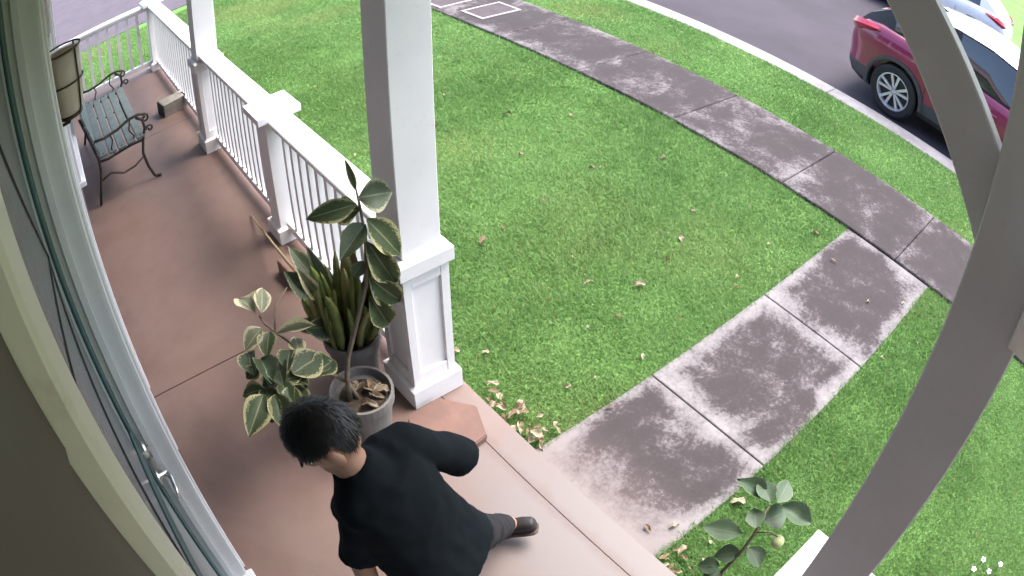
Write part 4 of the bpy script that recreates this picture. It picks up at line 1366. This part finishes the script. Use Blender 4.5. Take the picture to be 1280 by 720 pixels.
# T-shirt
sb = MB()
loft(sb, [(PEL + Vector((.015, 0, 0)) - axis * .055, LATP * .190, DEP * .135), (PEL + axis * .06, LATP * .182, DEP * .132), (PEL + axis * .20, LATP * .168, DEP * .128), (PEL + axis * .33, LATP * .160, DEP * .122), (PEL + axis * .42, LATP * .155, DEP * .108), (NECK - axis * .035, LATP * .115, DEP * .085), (NECK + axis * .012, LATP * .072, DEP * .068), (NECK.lerp(HEAD, .22) + axis * .004, LATP * .060, DEP * .060)])
for sh, el, nk in ((RSH, REL, .96), (LSH, LEL, .93)):
    caps_tube(sb, [NECK - axis * .06, sh.lerp(NECK, .35), sh], [.070, .070, .064])
    d = el - sh
    sb.tube([sh, sh + d * .45, sh + d * nk], [.064, .063, .066], 18)
remeshed('shirt', sb, .0085, 'tee_black', person, 6, fold=(.16, .034))

# trousers
tb = MB()
loft(tb, [(PEL - axis * .10, LATP * .165, DEP * .115), (PEL - axis * .02, LATP * .165, DEP * .115), (PEL + axis * .06, LATP * .155, DEP * .11)])
for hp, kn, an in ((RHIP, RKN, RAN), (LHIP, LKN, LAN)):
    caps_tube(tb, [hp, hp.lerp(kn, .5), kn], [.092, .082, .070])
    caps_tube(tb, [kn, kn.lerp(an, .5), an.lerp(kn, .16)], [.066, .058, .046])
remeshed('trousers', tb, .010, 'trousers_charcoal', person, 5, fold=(.08, .020))
wb = MB()
loft(wb, [(PEL + axis * .03, LATP * .164, DEP * .120), (PEL + axis * .075, LATP * .160, DEP * .116)])
wb.build('waistband', 'plaid_cloth', person, smooth=True)


def shoe(heel, toe, parent):
    heel, toe = Vector(heel), Vector(toe)
    d = toe - heel
    L = d.length
    f = d.normalized()
    r = f.cross(Vector((0, 0, 1))).normalized()
    u = r.cross(f)
    prof = [(0.0, .022), (.06, .034), (.2, .037), (.4, .036), (.62, .045), (.8, .046), (.93, .036), (1.0, .015)]
    hs = [.055, .062, .065, .058, .050, .044, .036, .022]
    sv, sf, uv_, uf = [], [], [], []
    b = MB(); s_ = MB()
    rings_u, rings_s = [], []
    for (t, w), h in zip(prof, hs):
        c = heel + f * L * t
        rings_u.append((c + u * (.018 + h * .5), r * (w - .002), u * (h * .5)))
        rings_s.append((c + u * .010, r * (w + .004), u * .010))
    loft(b, rings_u, 16)
    loft(s_, rings_s, 16)
    o = b.build('shoe', 'shoe_black', parent, smooth=True)
    subpart(s_, 'sole', 'shoe_sole', o, smooth=True)


shoe((1.130, -1.085, .085), (.955, -.920, .004), person)
shoe((.54, -1.40, .002), (.36, -1.23, .002), person)

# ------------------------------------------------------------------ cars


def car(prefix, label, paint, roofpaint, origin, facing, group):
    """local frame: y from rear (0) to front, x across (right positive), z up from the street"""
    t = thing('parked_car', origin, label, 'car', group)
    M = Matrix.Translation(Vector(origin)) @ Matrix.Rotation(facing, 4, 'Z')

    def fin(b, name, mat, parent=None, bevel=0, smooth=False, cut=None, seg=1):
        me = b.mesh(name)
        if cut:
            o = bpy.data.objects.new('tmp', me); COL.objects.link(o)
            tmp = []
            for cme in cut:
                co = bpy.data.objects.new('tmpc', cme); COL.objects.link(co); tmp.append(co)
                md = o.modifiers.new('b', 'BOOLEAN'); md.operation = 'DIFFERENCE'; md.object = co; md.solver = 'EXACT'
            dg = bpy.context.evaluated_depsgraph_get()
            me2 = bpy.data.meshes.new_from_object(o.evaluated_get(dg))
            for q in tmp + [o]: bpy.data.objects.remove(q)
            me = me2
        if bevel:
            bm = bmesh.new(); bm.from_mesh(me)
            bmesh.ops.bevel(bm, geom=[e for e in bm.edges if len(e.link_faces) == 2 and e.calc_face_angle(0) > .6], offset=bevel, segments=seg, affect='EDGES', clamp_overlap=True)
            bm.to_mesh(me); bm.free()
        me.transform(M)
        me.materials.clear()
        me.materials.append(MATS[mat])
        if smooth:
            me.polygons.foreach_set('use_smooth', [True] * len(me.polygons))
            try:
                me.set_sharp_from_angle(angle=math.radians(32))
            except Exception:
                pass
        o = bpy.data.objects.new(name, me); COL.objects.link(o)
        if parent is None:
            attach(o, t)
        else:
            o.parent = parent; o.matrix_parent_inverse = Matrix()
        return o

    RW, FW, WR, HWID = 0.80, 3.44, 0.335, 0.895
    # stations: y, half width, z of bumper bottom, z of belt
    ST = [(0.00, .56, .40, .70), (.04, .66, .34, .83), (.12, .76, .28, .95), (.28, .835, .24, 1.04), (.50, .875, .22, 1.07), (.80, .895, .22, 1.06), (1.15, .880, .20, 1.03), (1.6, .868, .19, 1.01), (2.2, .868, .19, 1.0), (2.8, .872, .19, .985), (3.15, .885, .20, .97), (3.44, .893, .21, .945), (3.8, .875, .21, .895), (4.08, .80, .22, .82), (4.26, .66, .26, .73), (4.36, .46, .34, .60)]

    def section(s, lo, hi, pts):
        y, w, zb, zt = s
        return [(w * a, y, lo(zb, zt) + (hi(zb, zt) - lo(zb, zt)) * c) for a, c in pts]

    def strip(stations, pts, lo, hi):
        vs, fs = [], []
        n = len(pts)
        for s in stations:
            R_ = section(s, lo, hi, pts)
            vs += R_ + [(-x, y, z) for x, y, z in reversed(R_)]
        k = 2 * n
        for i in range(len(stations) - 1):
            for j in range(k):
                fs.append((i * k + j, i * k + (j + 1) % k, (i + 1) * k + (j + 1) % k, (i + 1) * k + j))
        fs.append(tuple(range(k))[::-1]); fs.append(tuple((len(stations) - 1) * k + j for j in range(k)))
        return MB().add(vs, fs)

    split = lambda zb, zt: zb + (zt - zb) * .27
    wells = []
    for wy in (RW, FW):
        for sx in (-1, 1):
            c = MB().lathe([(0, -.16), (.385, -.16), (.385, .16), (0, .16)], 36, (sx * .86, wy, WR - .005), 'X')
            wells.append(c.mesh('well'))
    fin(strip(ST, [(.55, 0), (.93, .0), (1.0, .35), (1.004, .85), (1.0, 1.0)], lambda a, b: a, split), 'lower_cladding', 'cladding', cut=wells, smooth=True)
    body_ = fin(strip(ST, [(1.0, .0), (.985, .22), (.992, .45), (1.0, .62), (.985, .80), (.93, .94), (.86, 1.0), (.5, 1.035)], split, lambda a, b: b), 'body', paint, cut=wells, smooth=True)
    # greenhouse
    GH = [(.10, .66, .93, .64, .94), (.30, .73, 1.04, .66, 1.15), (.62, .775, 1.06, .64, 1.36), (1.0, .79, 1.05, .63, 1.485), (1.5, .795, 1.02, .625, 1.545), (2.0, .80, 1.01, .62, 1.545), (2.45, .80, 1.0, .60, 1.48), (2.95, .80, .985, .62, 1.235), (3.45, .79, .955, .70, .97)]
    vs, fs = [], []
    for y, wb_, zb, wr_, zr in GH:
        hs = zr - zb
        R_ = [(wb_, y, zb - .02), (wb_ - (wb_ - wr_) * .55, y, zb + hs * .60), (wr_ + .01, y, zb + hs * .92), (wr_ - .07, y, zr), (wr_ * .5, y, zr + .018 * min(1, hs * 2))]
        vs += R_ + [(-x, a, c) for x, a, c in reversed(R_)]
    k = 10
    for i in range(len(GH) - 1):
        for j in range(k - 1):
            fs.append((i * k + j, i * k + j + 1, (i + 1) * k + j + 1, (i + 1) * k + j))
    roofF = [f for i, f in enumerate(fs) if (i % 9) in (2, 3, 4, 5, 6) and 1 <= i // 9 <= 5 or (i % 9) in (3, 4, 5) and i // 9 in (2, 3, 4, 5)]
    roofF = [f for i, f in enumerate(fs) if (i % 9) in (2, 3, 4, 5, 6) and 2 <= i // 9 <= 5]
    rest = [f for f in fs if f not in roofF]
    fin(MB().add(vs, roofF), 'roof', roofpaint, smooth=True)
    fin(MB().add(vs, rest), 'pillar_frame', 'alloy_black' if roofpaint != paint else paint, smooth=True)

    def pane(idx, cols, name, inset=.10, off=.006):
        """glass following the greenhouse between two stations"""
        for sgn in (0, 1):
            quad = []
            for i in idx:
                row = []
                for j in cols:
                    row.append(Vector(vs[i * k + (j if sgn == 0 else k - 1 - j)]))
                quad.append(row)
            b = MB()
            c0 = sum((p for r_ in quad for p in r_), Vector()) / (len(quad) * len(quad[0]))
            pts = [[c0 + (p - c0) * (1 - inset) + Vector((off if sgn == 0 else -off, 0, off * .4)) for p in r_] for r_ in quad]
            flat = [p for r_ in pts for p in r_]
            nc = len(cols)
            ff = [(i * nc + j, i * nc + j + 1, (i + 1) * nc + j + 1, (i + 1) * nc + j) for i in range(len(idx) - 1) for j in range(nc - 1)]
            b.add(flat, ff)
            fin(b, name, 'car_glass', smooth=True)
    pane([2, 3, 4], [0, 1, 2], 'rear_side_window', .12)
    pane([4, 5, 6, 7], [0, 1, 2], 'front_side_window', .10)
    # windscreen and rear glass
    for idx, nm in (((6, 7, 8), 'windscreen'), ((0, 1, 2), 'rear_window')):
        b = MB()
        pts = []
        for i in idx:
            for j in (3, 4, 5, 6):
                p = Vector(vs[i * k + j]); pts.append(p + Vector((0, .006 if nm == 'windscreen' else -.006, .008)))
        b.add(pts, [(i * 4 + j, i * 4 + j + 1, (i + 1) * 4 + j + 1, (i + 1) * 4 + j) for i in range(2) for j in range(3)])
        fin(b, nm, 'car_glass', smooth=True)
    for sx in (-1, 1):
        # arch trims
        for wy in (RW, FW):
            b = MB(); vs2, fs2 = [], []
            n = 22
            for i in range(n + 1):
                th = -.12 + (PI + .24) * i / n
                for r_, xo in ((.382, -.03), (.382, .012), (.405, .018), (.430, .010), (.430, -.03)):
                    vs2.append((sx * (HWID - .006 + xo), wy + r_ * math.cos(th), WR + r_ * math.sin(th)))
            for i in range(n):
                for j in range(5):
                    fs2.append((i * 5 + j, i * 5 + (j + 1) % 5, (i + 1) * 5 + (j + 1) % 5, (i + 1) * 5 + j))
            b.add(vs2, fs2)
            fin(b, 'wheel_arch_trim', 'cladding', smooth=True)
            # wheel
            wc = (sx * .795, wy, WR)
            whl = fin(MB().lathe([(.06, -.05), (.2, -.06), (.215, .02), (.0, .03)], 24, wc, 'X'), 'wheel', 'alloy_black')
            fin(MB().lathe([(.225, -.10), (.30, -.105), (.328, -.085), (.335, -.04), (.335, .04), (.328, .085), (.30, .105), (.238, .098), (.228, .08), (.225, -.10)], 40, wc, 'X'), 'tyre', 'tyre', whl, smooth=True)
            b = MB().lathe([(.226, -.02), (.233, .092), (.222, .096), (.214, .075), (.210, -.02)], 40, wc, 'X')
            b.lathe([(0, .055), (.028, .053), (.034, .03), (.034, 0), (0, 0)], 20, (wc[0] + (0 if sx > 0 else 0), wc[1], wc[2]), 'X')
            for q in range(5):
                a0 = q * 2 * PI / 5 + .3
                for da, dd in ((-.16, -.24), (.16, .24)):
                    p0 = (a0 + da, .03); p1 = (a0 + dd, .222)
                    vsx = []
                    for (a_, r_), wd in ((p0, .013), (p1, .018)):
                        cy, cz = r_ * math.cos(a_), r_ * math.sin(a_)
                        ty, tz = -math.sin(a0) * wd, math.cos(a0) * wd
                        for e_, xo in ((-1, .035), (1, .035), (1, .062 if r_ < .1 else .078), (-1, .062 if r_ < .1 else .078)):
                            vsx.append((wc[0] + sx * xo, wc[1] + cy + e_ * ty, wc[2] + cz + e_ * tz))
                    b.add(vsx, [(0, 1, 2, 3), (4, 5, 6, 7), (0, 1, 5, 4), (1, 2, 6, 5), (2, 3, 7, 6), (3, 0, 4, 7)])
            if sx < 0:
                pass
            fin(b, 'rim', 'alloy', whl, smooth=False)
        # tail lamp: boomerang round the rear corner
        b = MB()
        vsx = []
        for (y, x, z, hh) in ((.035, .50, .90, .025), (.05, .60, .915, .045), (.10, .70, .93, .07), (.20, .785, .965, .07), (.34, .825, .99, .05), (.50, .84, 1.01, .02)):
            vsx += [(sx * (x + .018), y - .012, z - hh), (sx * (x + .045), y - .03, z), (sx * (x + .0), y - .01, z + hh), (sx * (x - .05), y + .03, z)]
        fsx = [tuple(i * 4 + j for i, j in ((a, j), (a, (j + 1) % 4), (a + 1, (j + 1) % 4), (a + 1, j))) for a in range(5) for j in range(4)]
        fsx += [(3, 2, 1, 0), (20, 21, 22, 23)]
        fin(b.add(vsx, fsx), 'tail_lamp', 'tail_red', smooth=True)
        # door shut lines, handle and mirror
        for y in (1.22, 2.02, 2.98):
            fin(MB().tube([(sx * .884, y, .40), (sx * .874, y, .60), (sx * .876, y + .01, .80), (sx * .82, y + .02, .93)], .0045, 5), 'door_gap', 'alloy_black')
        fin(MB().box(min(sx * .868, sx * .897), max(sx * .868, sx * .897), 2.08, 2.26, .79, .82), 'door_handle', paint, bevel=.008)
        fin(MB().ellipsoid((sx * .96, 2.92, 1.0), (.10, .06, .075), seg=16, rings=10), 'mirror', paint, smooth=True)
        fin(MB().box(min(sx * .70, sx * .80), max(sx * .70, sx * .80), 4.10, 4.20, .64, .72), 'headlamp', 'chrome', bevel=.02)
    fin(MB().box(-.26, .26, -.012, .01, .62, .74), 'number_plate', 'petal_white')
    fin(MB().add([(-.012, 1.05, 1.49), (.012, 1.05, 1.49), (.012, 1.22, 1.52), (-.012, 1.22, 1.52), (-.004, 1.06, 1.56), (.004, 1.06, 1.56)], [(0, 1, 5, 4), (1, 2, 5), (2, 3, 4, 5), (3, 0, 4), (0, 3, 2, 1)]), 'aerial_fin', 'alloy_black')
    return t


car('red', 'dark red crossover with white roof parked by the near curb', 'paint_red', 'paint_white', (8.34, 1.07, STREET_Z), PI, 'cars parked in the street')
car('white', 'white car parked across the street behind the red crossover', 'paint_white', 'paint_white', (14.2, -0.1, STREET_Z), 0.0, 'cars parked in the street')
